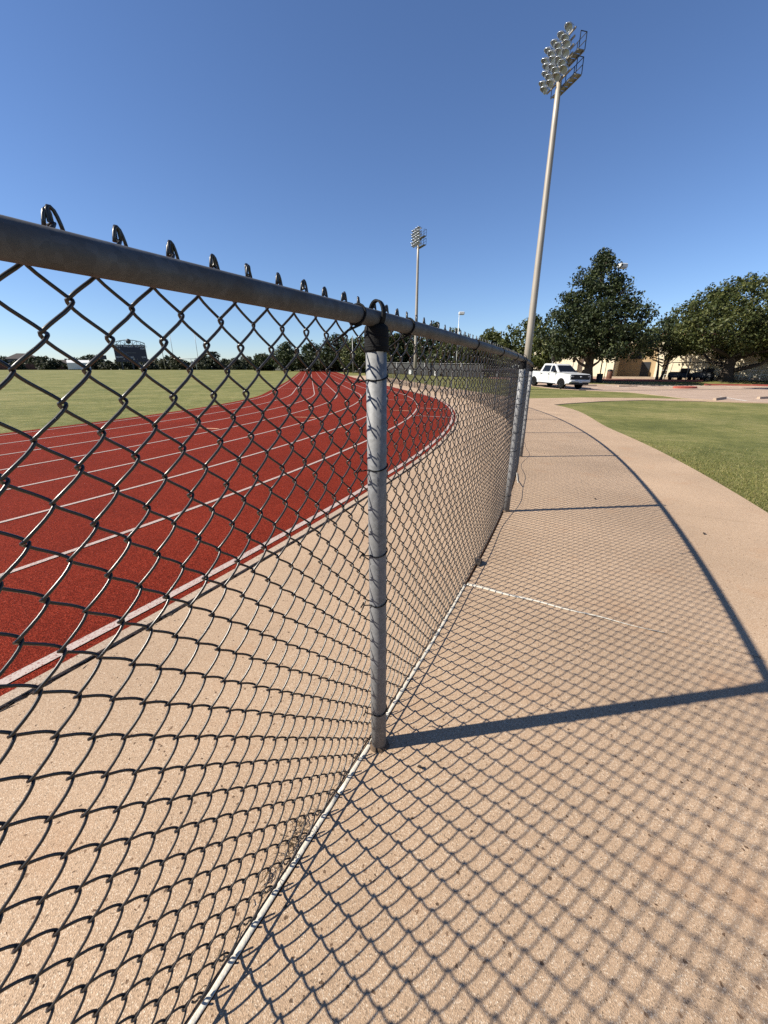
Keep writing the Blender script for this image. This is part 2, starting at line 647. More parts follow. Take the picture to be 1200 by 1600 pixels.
# kerb strip and drain slot outside the track
mb = MB(); strip(mb, -11, 80, -1.278, -1.225, .006, .3, 2, depth=.03)
kerb = tag(mb.build('track_kerb', 'kerb_concrete'), kind='structure')
mb = MB(); strip(mb, -11, 80, -1.23, -1.195, -.012, .3, 2)
tag(mb.build('drain_slot', 'dark_gap'), kind='structure')
# grit lying in the slot
mb = MB()
for i in range(420):
    s = rnd.uniform(-1.2, 4.0); t = rnd.uniform(-1.227, -1.195)
    p = F3(s, t, -.008 + rnd.uniform(0, .008))
    th = theta(s)
    a = rnd.uniform(-.5, .5) + th; l = rnd.uniform(.008, .04)
    d = Vector((math.sin(a), math.cos(a), rnd.uniform(-.1, .1))) * l
    mb.tube([p - d, p + d], rnd.uniform(.0012, .003), 3)
tag(mb.build('slot_litter', 'leaf_dry'), 'dark twigs and grit caught in the slot beside the kerb', 'litter', kind='stuff')

# concrete path in slabs, joints recessed
mb = MB(); strip(mb, -9.5, 24, -1.205, 2.16, -.014, .4, 6, tf=lambda s: 2.165 + .9 * smooth(8.5, 15, s))
bed = tag(mb.build('path', 'dirt'), kind='structure')
def right_edge(s):
    return 2.15 + .9 * smooth(8.5, 15, s)
# joint bed lies under the slabs only
joints = [-9.3, -6.9, -4.4, -1.9, 1.10, 3.1, 5.6, 8.1, 10.6, 13.1, 15.6, 18.1, 20.6, 23]
for a, b in zip(joints[:-1], joints[1:]):
    mb = MB(); strip(mb, a + .003, b - .003, -1.202, -.034, 0.0, .25, 5, depth=.03)
    mb.build('slab', 'path_concrete', bed)
    mb = MB(); strip(mb, a + .003, b - .003, -.018, 2.15, 0.0, .25, 8, depth=.03, tf=right_edge)
    mb.build('slab', 'path_concrete', bed)
for a, b in zip(range(23, 62, 3), range(26, 65, 3)):
    mb = MB(); strip(mb, a + .003, b - .003, -1.150, 3.0, 0.0, .5, 6, depth=.03)
    mb.build('slab', 'path_concrete', bed)
# white sealant bead along the fence joint, in lengths, and along the cross joint
def bead(name, pts, r, mat='white_bead', parent=None, flat=.35):
    mb = MB()
    rings = []
    for i, p in enumerate(pts):
        t = (pts[min(i + 1, len(pts) - 1)] - pts[max(i - 1, 0)]).normalized()
        sd = Vector((t.y, -t.x, 0))
        rr = r(i / (len(pts) - 1)) if callable(r) else r
        rings.append([p + sd * rr * math.cos(a) + Vector((0, 0, 1)) * rr * flat * math.sin(a) for a in [math.pi * 2 * q / 10 for q in range(10)]])
    mb.loft(rings, True, True, True)
    return mb.build(name, mat, parent)
seal = empty('joint_sealant', F3(-.4, -.03, 0), 0, 'thin white bead of joint sealant running under the near fence panel', 'sealant')
def bead_piece(parent, s0, s1, seed):
    q = random.Random(seed)
    pts = []
    n = max(4, int((s1 - s0) / .03))
    org = parent.location
    for i in range(n):
        s = s0 + (s1 - s0) * i / (n - 1)
        pts.append(F3(s, -.026 + .0012 * math.sin(s * 7 + seed) + q.uniform(-.0008, .0008), .002 + .0006 * math.sin(s * 11)) - org)
    bead('bead', pts, lambda u: .0062 + .0007 * math.sin(u * 23 + seed), parent=parent)
for k, (a, b) in enumerate(((-2.4, -.93), (-.925, -.19), (-.185, .1), (.104, .62), (.625, 1.09))):
    bead_piece(seal, a, b, k)
seal2 = empty('joint_sealant', F3(3.4, -.03, 0), 0, 'loose end of white sealant sticking up at the second fence panel base', 'sealant')
org = seal2.location
bead('bead', [F3(3.9 - .055 * i, -.02 + .004 * i, .012 + .007 * max(0, i - 6)) - org for i in range(12)], .006, parent=seal2)
cj = [F3(1.10 + .02 * math.sin(i * .5) * .2, -.02 + .92 * i / 40, .003) for i in range(41)]
tag(bead('joint_sealant', cj, lambda u: .0105 * (1 - u) + .0016), 'tapering white sealant stripe crossing the path from the fence', 'sealant')
cj = [F3(1.10, 1.50 + .42 * i / 20, .001) for i in range(21)]
tag(bead('joint_sealant', cj, .0035), 'faint short end of white sealant near the right edge shadow', 'sealant')

# cross path, parking lot, pink walk
sheet('cross_path', [(5.6, 14.2), (6.3, 15.6), (7.6, 16.9), (10.5, 19.4), (13.7, 21.4), (17, 21.5), (19.8, 20.6), (19.9, 22.2), (17.4, 23.2), (14.9, 23.5), (10.5, 21.9), (7.6, 20.0), (5.2, 18.6), (3.6, 17.6), (3.6, 14.2)], -.004, 'path_concrete', 1.0, side=.03)
lot = sheet('parking_lot', [(14.9, 34.2), (16.2, 32.6), (18.3, 30.6), (18.0, 26.5), (17.6, 24.2), (18.2, 22.6), (20.2, 20.8), (26, 17), (60, 6), (75, 32), (36, 39.4), (24, 40.6), (20.5, 41.3), (17.0, 44.5), (13.6, 44.5), (13.2, 40)], 0.0, 'lot_concrete', 1.5, side=.04)
walk = sheet('pavement', [(15, 48.6), (26, 45.4), (34, 44.4), (36, 46.0), (33, 49.5), (27, 56.5), (15, 60)], .05, 'walk_concrete', 1.5, side=.14)
for (ax, ay, bx, by, w) in ((15, 48.5, 26, 45.3, .2), (26, 45.3, 34, 44.3, .2)):
    pass
def stall(ax, ay, bx, by, w=.12):
    d = Vector((bx - ax, by - ay, 0)); n = Vector((d.y, -d.x, 0)).normalized() * w / 2
    pts = [(ax + n.x, ay + n.y), (bx + n.x, by + n.y), (bx - n.x, by - n.y), (ax - n.x, ay - n.y)]
    sheet('stall_line', pts, .006, 'stall_paint', .8, parent=lot)
for i in range(7):
    x = 18.9 + 2.7 * i
    stall(x + .4, 37.2 - .08 * i, x - .2, 40.3 - .12 * i)
for i in range(5):
    x = 19.6 + 2.9 * i
    stall(x, 22.0 - .7 * i, x + 1.6, 25.8 - .7 * i)

# ------------------------------------------------------------------ chain link fence
W, V = .0605, .0637
ROWS = 19
Z0 = .017
AMP, DEP, WR = W / 4 + .0026, .0064, .00188
fence = empty('chain_link_fence', F3(0, 0, 0), 0, 'long galvanised fence with black chain-link mesh curving beside the track', 'fence')
FO = Vector(fence.location)
def rel(p):
    return Vector(p) - FO

def picket_path(phase, taus):
    pts = []
    half = ROWS * 2
    for h in range(half):
        right = (h + phase) % 2 == 0          # this half goes left to right
        for tau in taus:
            u = .68 * (2 * tau - 1) + .32 * math.sin(math.pi * (tau - .5))
            x = AMP * u * (1 if right else -1)
            y = -DEP * math.sin(math.pi * tau) ** .5 * (1 if right else -1)
            pts.append(Vector((x, y, Z0 + V / 2 * (h + tau))))
    right = (half + phase) % 2 == 0
    x = -AMP if right else AMP
    pts.append(Vector((x, 0, Z0 + V / 2 * half)))
    return pts
def picket_mesh(phase):
    pts = picket_path(phase, (0, .05, .12, .24, .4, .6, .76, .88, .95))
    top, bot = pts[-1], pts[0]
    # knuckle at the top: the end is bent over and hooked round its neighbour
    sg = 1 if top.x > 0 else -1
    hk = [(.0004, .0015), (.0020, .0040), (.0046, .0044), (.0072, .0022), (.0090, -.0020), (.0106, -.0075), (.0118, -.0135)]
    if sg < 0: hk = [(a * .7, b * .8 - .001) for a, b in hk]
    top.x = sg * (W / 4 - .0012)
    pts += [Vector((top.x + sg * a * .95, top.y + .0016 * sg * min(1, i / 2), top.z + .008 + b)) for i, (a, b) in enumerate(hk)]
    sb = 1 if bot.x > 0 else -1
    hk = [(.0125, .011), (.0105, .003), (.0075, -.003), (.0035, -.0045), (.0008, -.002)]
    pts = [Vector((bot.x + sb * a, bot.y - .0042 * sb, bot.z - .002 + b)) for a, b in hk] + pts
    mb = MB(); mb.tube(pts, WR, 7)
    me = bpy.data.meshes.new('mesh_wire')
    me.from_pydata([tuple(p) for p in mb.v], [], mb.f)
    me.polygons.foreach_set('use_smooth', [True] * len(mb.f))
    me.materials.append(M['vinyl_wire'])
    me.update()
    return me
PM = [picket_mesh(0), picket_mesh(1)]
S_START = -2.6
NP = 300
MESH_T = -.0325
for i in range(NP):
    s = S_START + i * W / 2
    o = bpy.data.objects.new('mesh_wire', PM[i % 2])
    C.objects.link(o)
    o.parent = fence
    o.location = rel(F3(s, MESH_T, rnd.uniform(-.0006, .0006)))
    o.rotation_euler = (rnd.uniform(-.002, .002), rnd.uniform(-.002, .002), math.pi / 2 - theta(s) + rnd.uniform(-.02, .02) + (.035 if i % 2 else -.035))
# the rest of the mesh, farther off, in one piece
def far_mesh():
    s = S_START + NP * W / 2
    i = NP
    base = {ph: np.array([tuple(p) for p in picket_path(ph, (0, .5))]) for ph in (0, 1)}
    nr = len(base[0])
    ang = np.array([0, 2 * np.pi / 3, 4 * np.pi / 3])
    Vs, Fs, off = [], [], 0
    qa = np.arange(nr - 1)[:, None] * 3
    jj = np.arange(3)[None, :]
    fq = np.stack([qa + jj, qa + (jj + 1) % 3, qa + 3 + (jj + 1) % 3, qa + 3 + jj], -1).reshape(-1, 4)
    while s < 46:
        b = base[i % 2]
        p = rel(F3(s, MESH_T, 0)); a = math.pi / 2 - theta(s)
        ca, sa = math.cos(a), math.sin(a)
        wr = WR
        ring = np.stack([np.cos(ang) * wr, np.sin(ang) * wr, np.zeros(3)], 1)
        pts = (b[:, None, :] + ring[None]).reshape(-1, 3)
        xy = np.stack([pts[:, 0] * ca - pts[:, 1] * sa + p.x, pts[:, 0] * sa + pts[:, 1] * ca + p.y, pts[:, 2] + p.z], 1)
        Vs.append(xy); Fs.append(fq + off); off += len(xy)
        s += W / 2; i += 1
    o = np_mesh('mesh_fabric', np.concatenate(Vs), np.concatenate(Fs), 'vinyl_wire', fence)
    o['kind'] = 'stuff'
far_mesh()

# top rail
POSTS = [-4.9, -2.45, 0.0, 2.47, 4.98, 7.45, 9.9, 12.35, 14.8, 17.25, 19.7, 22.15, 24.6, 27.05, 29.5, 31.95, 34.4, 36.85, 39.3, 41.75, 44.2, 46.65]
RZ, RR = 1.199, .0162
mb = MB()
ss = [-5.2 + .12 * i for i in range(int(51.8 / .12))]
mb.tube([rel(F3(s, 0, RZ + .0015 * math.sin(s * 1.3))) for s in ss], RR, 20)
mb.build('top_rail', 'rail_steel', fence)
# posts with their black loop caps and ties
def post(s, detail):
    p = rel(F3(s, 0, 0))
    a = math.pi / 2 - theta(s)
    mb = MB()
    lean = rnd.uniform(-.0012, .0012)
    n = 24 if detail else 10
    mb.tube([(0, 0, -.02), (lean * .3, 0, .4), (lean * .6, 0, .8), (lean, 0, 1.165)], .0226, n)
    po = mb.build('post', 'galvanised', fence, p, a)
    mb = MB()
    mb.lathe([(.0227, 1.135), (.0258, 1.135), (.0262, 1.139), (.0260, 1.176), (.0245, 1.184), (.018, 1.189), (.0, 1.190)], n)
    if detail:
        mb.lathe([(.0262, 1.1435), (.0273, 1.145), (.0262, 1.1465)], n)
        mb.lathe([(.0261, 1.162), (.0271, 1.1635), (.0261, 1.165)], n)
    # strap loop that holds the rail, a little skewed
    rings = []
    zc, ri, ro, hw, sk = RZ + .0065, .0200, .0235, .0070, .010
    for q in range(29):
        b = 2 * math.pi * q / 28
        cz, cy = math.cos(b), math.sin(b)
        rings.append([(sk * cy * 1.0 + hw * w + .002, cy * r, zc + cz * (r + (.006 if cz > 0 else 0)) ) for w, r in ((-1, ri), (1, ri), (1, ro), (-1, ro))])
    mb.loft(rings, False, False)
    mb.build('post_cap', 'black_strap', po)
    if detail:
        mb = MB()
        qd = random.Random(int(s * 10))
        r0 = [(math.cos(b) * .0215, math.sin(b) * .0215, .010) for b in [2 * math.pi * k / 18 for k in range(18)]]
        r1 = [(math.cos(b) * (.027 + qd.uniform(0, .007)), math.sin(b) * (.027 + qd.uniform(0, .007)), .0012) for b in [2 * math.pi * k / 18 for k in range(18)]]
        mb.loft([r1, r0], False, False, True)
        mb.build('footing_grout', 'dirt', po)
        for z in (1.083, .885, .665, .52, .145):
            mb = MB()
            pts = []
            for q in range(15):
                b = -1.9 + 3.8 * q / 14
                pts.append((math.sin(b) * .0244, -math.cos(b) * .0244, z + .006 * math.sin(b * 1.2)))
            pts = [(-.022, .034, z - .010), (-.026, .025, z - .008)] + pts + [(.026, .026, z + .004), (.016, .038, z + .008)]
            mb.tube(pts, .0017, 6)
            # twisted end
            mb.tube([(-.016, .036, z - .009), (-.026, .030, z - .004), (-.038, .031, z - .010)], .0019, 6)
            mb.build('tie', 'black_strap', po)
for s in POSTS:
    post(s, s < 12)
# wire ties round the rail
for s in (-1.9, -1.3, -.075, .16, .80, 1.36, 1.93, 2.33, 2.6, 3.2, 3.9, 4.7, 5.2, 5.9, 6.6, 7.3, 8.0, 8.8, 9.6, 10.4, 11.2):
    p = rel(F3(s, 0, RZ)); a = math.pi / 2 - theta(s)
    mb = MB()
    pts = []
    for q in range(17):
        b = -2.55 + 5.2 * q / 16
        pts.append((.006 * math.sin(b) - .004, -math.cos(b - .4) * (RR + .0022), math.sin(b - .4) * (RR + .0022)))
    pts = pts[::-1] + []
    lo = min(pts, key=lambda v: v[2])
    pts2 = sorted([], key=None) if False else pts
    mb.tube(pts2, .0022, 6)
    mb.tube([(-.002, -.010, -RR - .001), (-.016, .012, -RR - .012), (-.034, .030, -RR - .030)], .0022, 6)
    mb.tube([(-.030, .026, -RR - .026), (-.036, .034, -RR - .033), (-.040, .030, -RR - .040), (-.034, .024, -RR - .038), (-.032, .032, -RR - .030)], .0024, 6)
    mb.tube([(.0, .010, RR + .002), (-.010, .022, RR + .005), (-.024, .030, RR + .002)], .0022, 6)
    mb.build('rail_tie', 'black_strap', fence, p, a)
# slack bottom tension wire
mb = MB()
def ten(s):
    if s < 1.0:
        return (MESH_T + .01, .036 + .004 * math.sin(s * 3))
    k = smooth(1.0, 3.5, s)
    return (MESH_T + .01, .040 + k * (.045 + .035 * math.sin(s * 2.6) + .02 * math.sin(s * 5.1 + 1)))
mb.tube([rel(F3(s, *ten(s))) for s in [-2.6 + .06 * i for i in range(190)]], .0021, 6)
mb.build('tension_wire', 'vinyl_wire', fence)

# ------------------------------------------------------------------ small litter on the ground
def leaf_bit(s_or_xy, r, label, name='fallen_leaf', cat='leaf', seed=1):
    q = random.Random(seed)
    x, y = s_or_xy
    z = g(x, y)
    mb = MB()
    n = 7
    rings = []
    for k in range(6):
        u = k / 5
        w = r * math.sin(math.pi * (.06 + .88 * u)) * .55
        cu = .25 * r * math.sin(u * 3)
        rings.append([(-r + 2 * r * u, w * c, cu + .35 * abs(c) * w + .003) for c in (-1, -.4, .4, 1)] + [(-r + 2 * r * u, w * c, cu + .35 * abs(c) * w + .0005) for c in (1, .4, -.4, -1)])
    mb.loft(rings, True, True)
    o = mb.build(name, 'leaf_dry', None, (x, y, z + .004), q.uniform(0, 6))
    tag(o, label, cat)
leaf_bit((.575, 2.16), .046, 'curled dark dead leaf near the white joint by the fence', seed=3)
leaf_bit((2.42, 2.74), .016, 'tiny dark leaf on the sunlit path beyond the rail shadow', seed=5)
leaf_bit((2.0, 3.55), .014, 'tiny dark speck of leaf in the mesh shadow beyond second post', seed=8)
leaf_bit((.105, .83), .008, 'tiny brown crumb of leaf just right of near post shadow', seed=11)
# dry grass caught under the fence
mb = MB()
q = random.Random(4)
for i in range(90):
    s0 = q.gauss(-.36, .05) if i < 60 else q.uniform(-.62, .9)
    t0 = -.045 - abs(q.gauss(0, .018))
    if i >= 60: t0 = -.042 - abs(q.gauss(0, .006))
    p = F3(s0, t0, .002)
    a = q.uniform(0, 6.28) if i < 60 else theta(s0) + q.gauss(0, .25)
    l = q.uniform(.01, .035)
    pts = [p + Vector((math.sin(a) * l * u, math.cos(a) * l * u, .004 + .012 * math.sin(u * 3.1) * (q.random() if i < 60 else .2))) + Vector((q.uniform(-1, 1), q.uniform(-1, 1), 0)) * .003 for u in (0, .33, .66, 1)]
    mb.tube(pts, q.uniform(.0004, .0011), 4)
tag(mb.build('dry_grass_tuft', 'dry_grass'), 'wisps of dry brown grass caught under the near fence panel', 'dry grass', kind='stuff')

# ------------------------------------------------------------------ lawn blades beside the path
def lawn_blades():
    q = np.random.default_rng(3)
    pts = []
    def keep(x, y):
        # right of the path, left of the frame limit, short of the cross path
        return True
    out = []
    N = 0
    for s0 in np.arange(-.5, 15.0, .25):
        te = right_edge(s0)
        for t0 in np.arange(0, 7.0, .25):
            x, y = F(s0 + .125, te + t0 + .125)
            if y < 1.2 or y > 14.4: continue
            if x / max(y, .1) > 1.55: continue
            r = math.hypot(x, y)
            if s0 > 11 and x < 6.1 + (y - 14) * .5: 
                pass
            fade = (1 - smooth(4.0, 7.0, t0)) * (1 - smooth(11.0, 14.4, y))
            fade *= 1 - smooth(5.0, 10.0, r)
            n = int(min(420, 1700 / r) * fade)
            if t0 == 0: n = int(n * 1.3)
            for _ in range(n):
                u, v = q.random() * .25, q.random() * .25
                xx, yy = F(s0 + u, right_edge(s0 + u) + t0 + v + (q.normal(0, .012) if t0 else -.02 + abs(q.normal(0, .03))))
                out.append((xx, yy, r))
    out = np.array(out)
    n = len(out)
    h = q.uniform(.012, .032, n)
    w = .0020 * (1 + out[:, 2] * .12)
    a = q.uniform(0, 2 * np.pi, n)
    l = q.uniform(.3, 1.3, n) * h
    la = q.uniform(0, 2 * np.pi, n)
    z = np.array([g(x, y) for x, y, _ in out]) - .031
    P = np.zeros((n, 3, 3))
    P[:, 0, 0] = out[:, 0] - np.cos(a) * w; P[:, 0, 1] = out[:, 1] - np.sin(a) * w; P[:, 0, 2] = z
    P[:, 1, 0] = out[:, 0] + np.cos(a) * w; P[:, 1, 1] = out[:, 1] + np.sin(a) * w; P[:, 1, 2] = z
    P[:, 2, 0] = out[:, 0] + np.cos(la) * l; P[:, 2, 1] = out[:, 1] + np.sin(la) * l; P[:, 2, 2] = z + h
    o = np_mesh('lawn_turf', P.reshape(-1, 3), np.arange(n * 3).reshape(-1, 3), blade_m)
    tag(o, 'short mown green and straw grass of the lawn right of the path', 'grass', kind='stuff')
lawn_blades()

# ------------------------------------------------------------------ stadium lights
def stadium_light(label):
    root = empty('stadium_light', (0, 0, 0), 0, label, 'stadium light', 'stadium lights beside the track')
    mb = MB()
    H = 19.95
    mb.tube([(0, 0, -.4), (0, 0, 4), (0, 0, 10), (0, 0, 16), (0, 0, H)], [.27, .25, .215, .18, .15], 20)
    mb.build('pole', 'pole_steel', root)
    mb = MB(); mb.lathe([(.0, .06), (.52, .06), (.52, .0), (.34, .0)], 20); mb.build('base_plate', 'grey_metal', root)
    # local x: towards the field is -x; arms run along y
    lamp = None
    for lv, zb in enumerate((18.05, 19.15)):
        # catwalk behind the lamps with a rail
        mb = MB()
        for k in range(6):
            mb.box((.47, -1.0 + .40 * k, zb - .05), (.42, .32, .03))
        mb.box((.27, 0, zb - .09), (.05, 2.36, .07)); mb.box((.67, 0, zb - .09), (.05, 2.36, .07))
        cw = mb.build('catwalk', 'grey_metal', root)
        mb = MB()
        for y in (-1.18, -.4, .4, 1.18):
            mb.box((.69, y, zb + .34), (.035, .035, .78))
        for y in (-1.18, 1.18):
            mb.box((.28, y, zb + .34), (.035, .035, .78))
            for z in (.72,): mb.box((.48, y, zb + z), (.40, .03, .03))
        for z in (.38, .72): mb.box((.69, 0, zb + z), (.03, 2.36, .03))
        mb.build('guard_rail', 'dark_metal', cw)
        for r_ in range(3 if lv == 0 else 3):
            z = zb + .10 + r_ * .37
            mb = MB(); mb.box((-.06 - .0 * r_, 0, z), (.08, 2.3, .08)); mb.build('crossarm', 'pole_steel', root)
            for c_ in range(4):
                y = -.93 + .62 * c_ + (.11 if r_ % 2 else -.11)
                if lamp is None:
                    lm = MB()
                    lm.lathe([(.0, -.30), (.10, -.29), (.13, -.20), (.15, -.10), (.24, -.02), (.30, .10), (.325, .20), (.315, .205), (.30, .19)], 18)
                    lamp = lm.build('floodlight', 'lamp_housing', root)
                    ln = MB(); ln.lathe([(.305, .185), (.20, .20), (.0, .206)], 18)
                    lens = ln.build('lens', 'lamp_lens', lamp)
                    vz = MB()
                    rings = []
                    for q in range(13):
                        b = math.pi * q / 12
                        rings.append([(math.cos(b) * .325, math.sin(b) * .325, .20), (math.cos(b) * .34, math.sin(b) * .34, .20), (math.cos(b) * .345, math.sin(b) * .345, .20 + .30 * math.sin(b)), (math.cos(b) * .33, math.sin(b) * .33, .20 + .30 * math.sin(b))])
                    vz.loft(rings, True, True, True)
                    visor = vz.build('visor', 'lamp_housing', lamp)
                    o = lamp
                else:
                    o = copy_tree(lamp, root)
                o.location = (-.34, y, z + .03); o.scale = (.68, .68, .68)
                # lens axis (local z) looks to the field and down; local y is kept upwards for the visor
                d = Vector((-.86, .10 * (c_ - 1.5), -.48)).normalized()
                up = Vector((0, 0, 1)); xx = up.cross(d).normalized(); yy = d.cross(xx)
                o.rotation_euler = Matrix((xx, yy, d)).transposed().to_euler()
    return root
tall = stadium_light('tall near stadium light pole rising above the white pickup truck')
def set_light(o, x, y, rz):
    o.location = (x, y, g(x, y)); o.rotation_euler.z = rz
set_light(tall, 10.85, 32.0, R(10 + 4))
far_l = copy_tree(tall)
far_l['label'] = 'distant stadium light pole standing right of the near fence post'
set_light(far_l, 5.05, 68.0, R(22))

# ------------------------------------------------------------------ trees
def leaf_cloud(centres, radii, n_each, size, seed, flat=.75):
    q = np.random.default_rng(seed)
    Vs = []
    for (c, r) in zip(centres, radii):
        n = int(n_each * (r ** 1.6))
        d = q.normal(size=(n, 3)); d /= np.linalg.norm(d, axis=1)[:, None]
        rr = r * q.random(n) ** .45
        p = np.array(c) + d * rr[:, None] * np.array([1, 1, flat])
        nrm = d * .6 + q.normal(size=(n, 3)) * .6 + np.array([0, 0, .25])
        nrm /= np.linalg.norm(nrm, axis=1)[:, None]
        t = np.cross(nrm, q.normal(size=(n, 3))); t /= np.linalg.norm(t, axis=1)[:, None]
        b = np.cross(nrm, t)
        s = size * q.uniform(.45, 1.6, n)
        t = t * s[:, None] * .5; b = b * (s * q.uniform(.45, .8, n))[:, None] * .5
        fold = nrm * (s * .12)[:, None]
        Vs.append(np.stack([p - t, p + b + fold, p + t, p - b + fold], 1))
    P = np.concatenate(Vs).reshape(-1, 3)
    return P, np.arange(len(P)).reshape(-1, 4)
def tree(name, label, x, y, height, prof, mat, seed, trunk_r=.3, crown_base=.15, off=(0, 0), nclump=120, clump_r=(.7, 1.3), n_each=40, size=.34, group=None, multi=1, cat='tree', lean=0.0):
    """prof: list of (height fraction inside the crown, radius in metres)"""
    q = random.Random(seed)
    root = empty(name, (x, y, g(x, y) - .03), 0, label, cat, group)
    zb = height * crown_base
    def rad(u):
        for (a, ra), (b, rb) in zip(prof[:-1], prof[1:]):
            if a <= u <= b:
                return ra + (rb - ra) * (u - a) / (b - a)
        return prof[-1][1]
    rmax = max(r for _, r in prof)
    centres, radii = [], []
    tries = 0
    while len(centres) < nclump and tries < nclump * 40:
        tries += 1
        u = q.random()
        if q.random() > (rad(u) / rmax) ** 1.2 + .08: continue
        a = q.uniform(0, 2 * math.pi)
        ru = rad(u) * (1 + .16 * math.sin(a * 3 + seed) + .10 * math.sin(a * 7 + u * 9 + seed))
        cr = q.uniform(*clump_r) * (1 - .35 * u)
        rr = max(0, ru - cr * .55) * (q.random() ** .38)
        centres.append((off[0] * u + lean * u + math.cos(a) * rr, off[1] * u + math.sin(a) * rr, zb + u * (height - zb - cr * .7)))
        radii.append(cr)
    P, Fq = leaf_cloud(centres, radii, n_each, size, seed)
    np_mesh('crown', P, Fq, mat, root)
    mb = MB()
    for m_ in range(multi):
        dx = (m_ - (multi - 1) / 2) * .35
        top = height * (.82 if multi == 1 else .55)
        pts, rads = [], []
        for k in range(8):
            u = k / 7
            pts.append((off[0] * u * .6 + lean * u + dx * (1 + 3 * u) + .10 * math.sin(u * 5 + seed) * height / 10, off[1] * u * .6 + .10 * math.cos(u * 4 + seed) * height / 10, -.1 + top * u))
            rads.append(trunk_r * (1.35 if k == 0 else 1) * (1 - .85 * u))
        mb.tube(pts, rads, 10)
    idx = list(range(len(centres))); q.shuffle(idx)
    for k in idx[:min(22, len(idx))]:
        c = Vector(centres[k])
        u = max(.12, min(.8, (c.z - rmax * .35) / (height * .82)))
        st = Vector((off[0] * u * .6 + lean * u, off[1] * u * .6, -.1 + height * .82 * u))
        mid = st.lerp(c, .5) + Vector((0, 0, -.08 * rmax))
        mb.tube([st, mid, c], [trunk_r * .42 * (1 - u * .6), trunk_r * .24, .03], 6)
    mb.build('trunk', 'bark', root)
    return root
tree('oak_tree', 'tall pointed dark green oak tree standing behind the white pickup', 21.3, 43.3, 12.1,
     [(0, 3.8), (.10, 4.8), (.25, 5.0), (.4, 4.5), (.55, 3.7), (.7, 2.9), (.85, 1.8), (1, .4)], 'oak_leaf', 11, .46, .21, (-.5, 0), 430, (.65, 1.2), 115, .22)
tree('elm_tree', 'large round olive green tree with thick leaning trunk beside the building', 37.0, 45.0, 10.6,
     [(0, 5.8), (.12, 7.8), (.35, 8.2), (.6, 7.0), (.8, 4.9), (1, 1.8)], 'elm_leaf', 23, .62, .30, (1.2, .5), 540, (.7, 1.25), 110, .23)
tree('elm_tree', 'yellow green tree at the right edge in front of the round tree', 43.0, 42.0, 7.6,
     [(0, 4.0), (.2, 5.2), (.5, 4.6), (.8, 3.0), (1, .8)], 'pale_leaf', 31, .28, .36, (0, 0), 190, (.7, 1.2), 60, .30)
tree('small_tree', 'small vase shaped tree with forked pale trunk before the arched wall', 31.0, 46.8, 5.6,
     [(0, 2.2), (.3, 3.2), (.6, 2.9), (1, .9)], 'elm_leaf', 37, .16, .46, (0, 0), 90, (.55, .95), 60, .26, multi=2)
tree('oak_tree', 'dark tree filling the gap between the pointed oak and round tree', 40.3, 62.0, 8.4,
     [(0, 3.0), (.3, 3.9), (.6, 3.2), (1, .8)], 'oak_leaf', 41, .3, .36, (0, 0), 150, (.7, 1.2), 55, .32)
tree('shade_tree', 'bushy mid green tree just right of the near light pole', 17.2, 50.0, 7.2,
     [(0, 3.4), (.25, 4.2), (.6, 3.4), (1, 1.0)], 'elm_leaf', 43, .26, .24, (0, 0), 150, (.7, 1.2), 55, .32)
# belt of trees behind the far end of the track and the lawn
belt = [('bushy green tree behind the far fence, just left of near light pole', 16.5, 66, 8.4, 4.6, 'elm_leaf'),
        ('broad green tree behind the far fence, under the small lamp head', 12.2, 72, 8.6, 4.6, 'elm_leaf'),
        ('dark tree behind the far fence, second right of the near post', 8.8, 78, 10.0, 4.3, 'oak_leaf'),
        ('tall dark tree behind the far fence, left of the distant light pole', 4.2, 84, 9.8, 4.6, 'oak_leaf'),
        ('dark tree behind the far fence, first right of the near post', 0.6, 82, 9.0, 4.4, 'elm_leaf'),
        ('dark green tree showing just left of the near fence post', -4.2, 84, 8.2, 5.0, 'elm_leaf'),
        ('rounded dark tree beyond the track end, second left of near post', -10.0, 90, 8.6, 5.0, 'oak_leaf'),
        ('low dark tree beyond the track end, third left of near post', -16.0, 94, 7.0, 4.4, 'oak_leaf'),
        ('spreading dark tree beyond the track, fourth left of near post', -22.5, 98, 7.0, 4.4, 'oak_leaf'),
        ('low dark bush beyond the lawn, fifth left of near post', -30, 104, 4.6, 3.4, 'oak_leaf')]
for k, (lab, x, y, h, r, m_) in enumerate(belt):
    tree('belt_tree', lab, x, y, h * .92, [(0, r * .75), (.25, r), (.55, r * .85), (.8, r * .55), (1, r * .2)], m_, 60 + k, .22, .10, (0, 0), 150, (.8, 1.4), 46, .42, group='belt of trees behind the far fence')
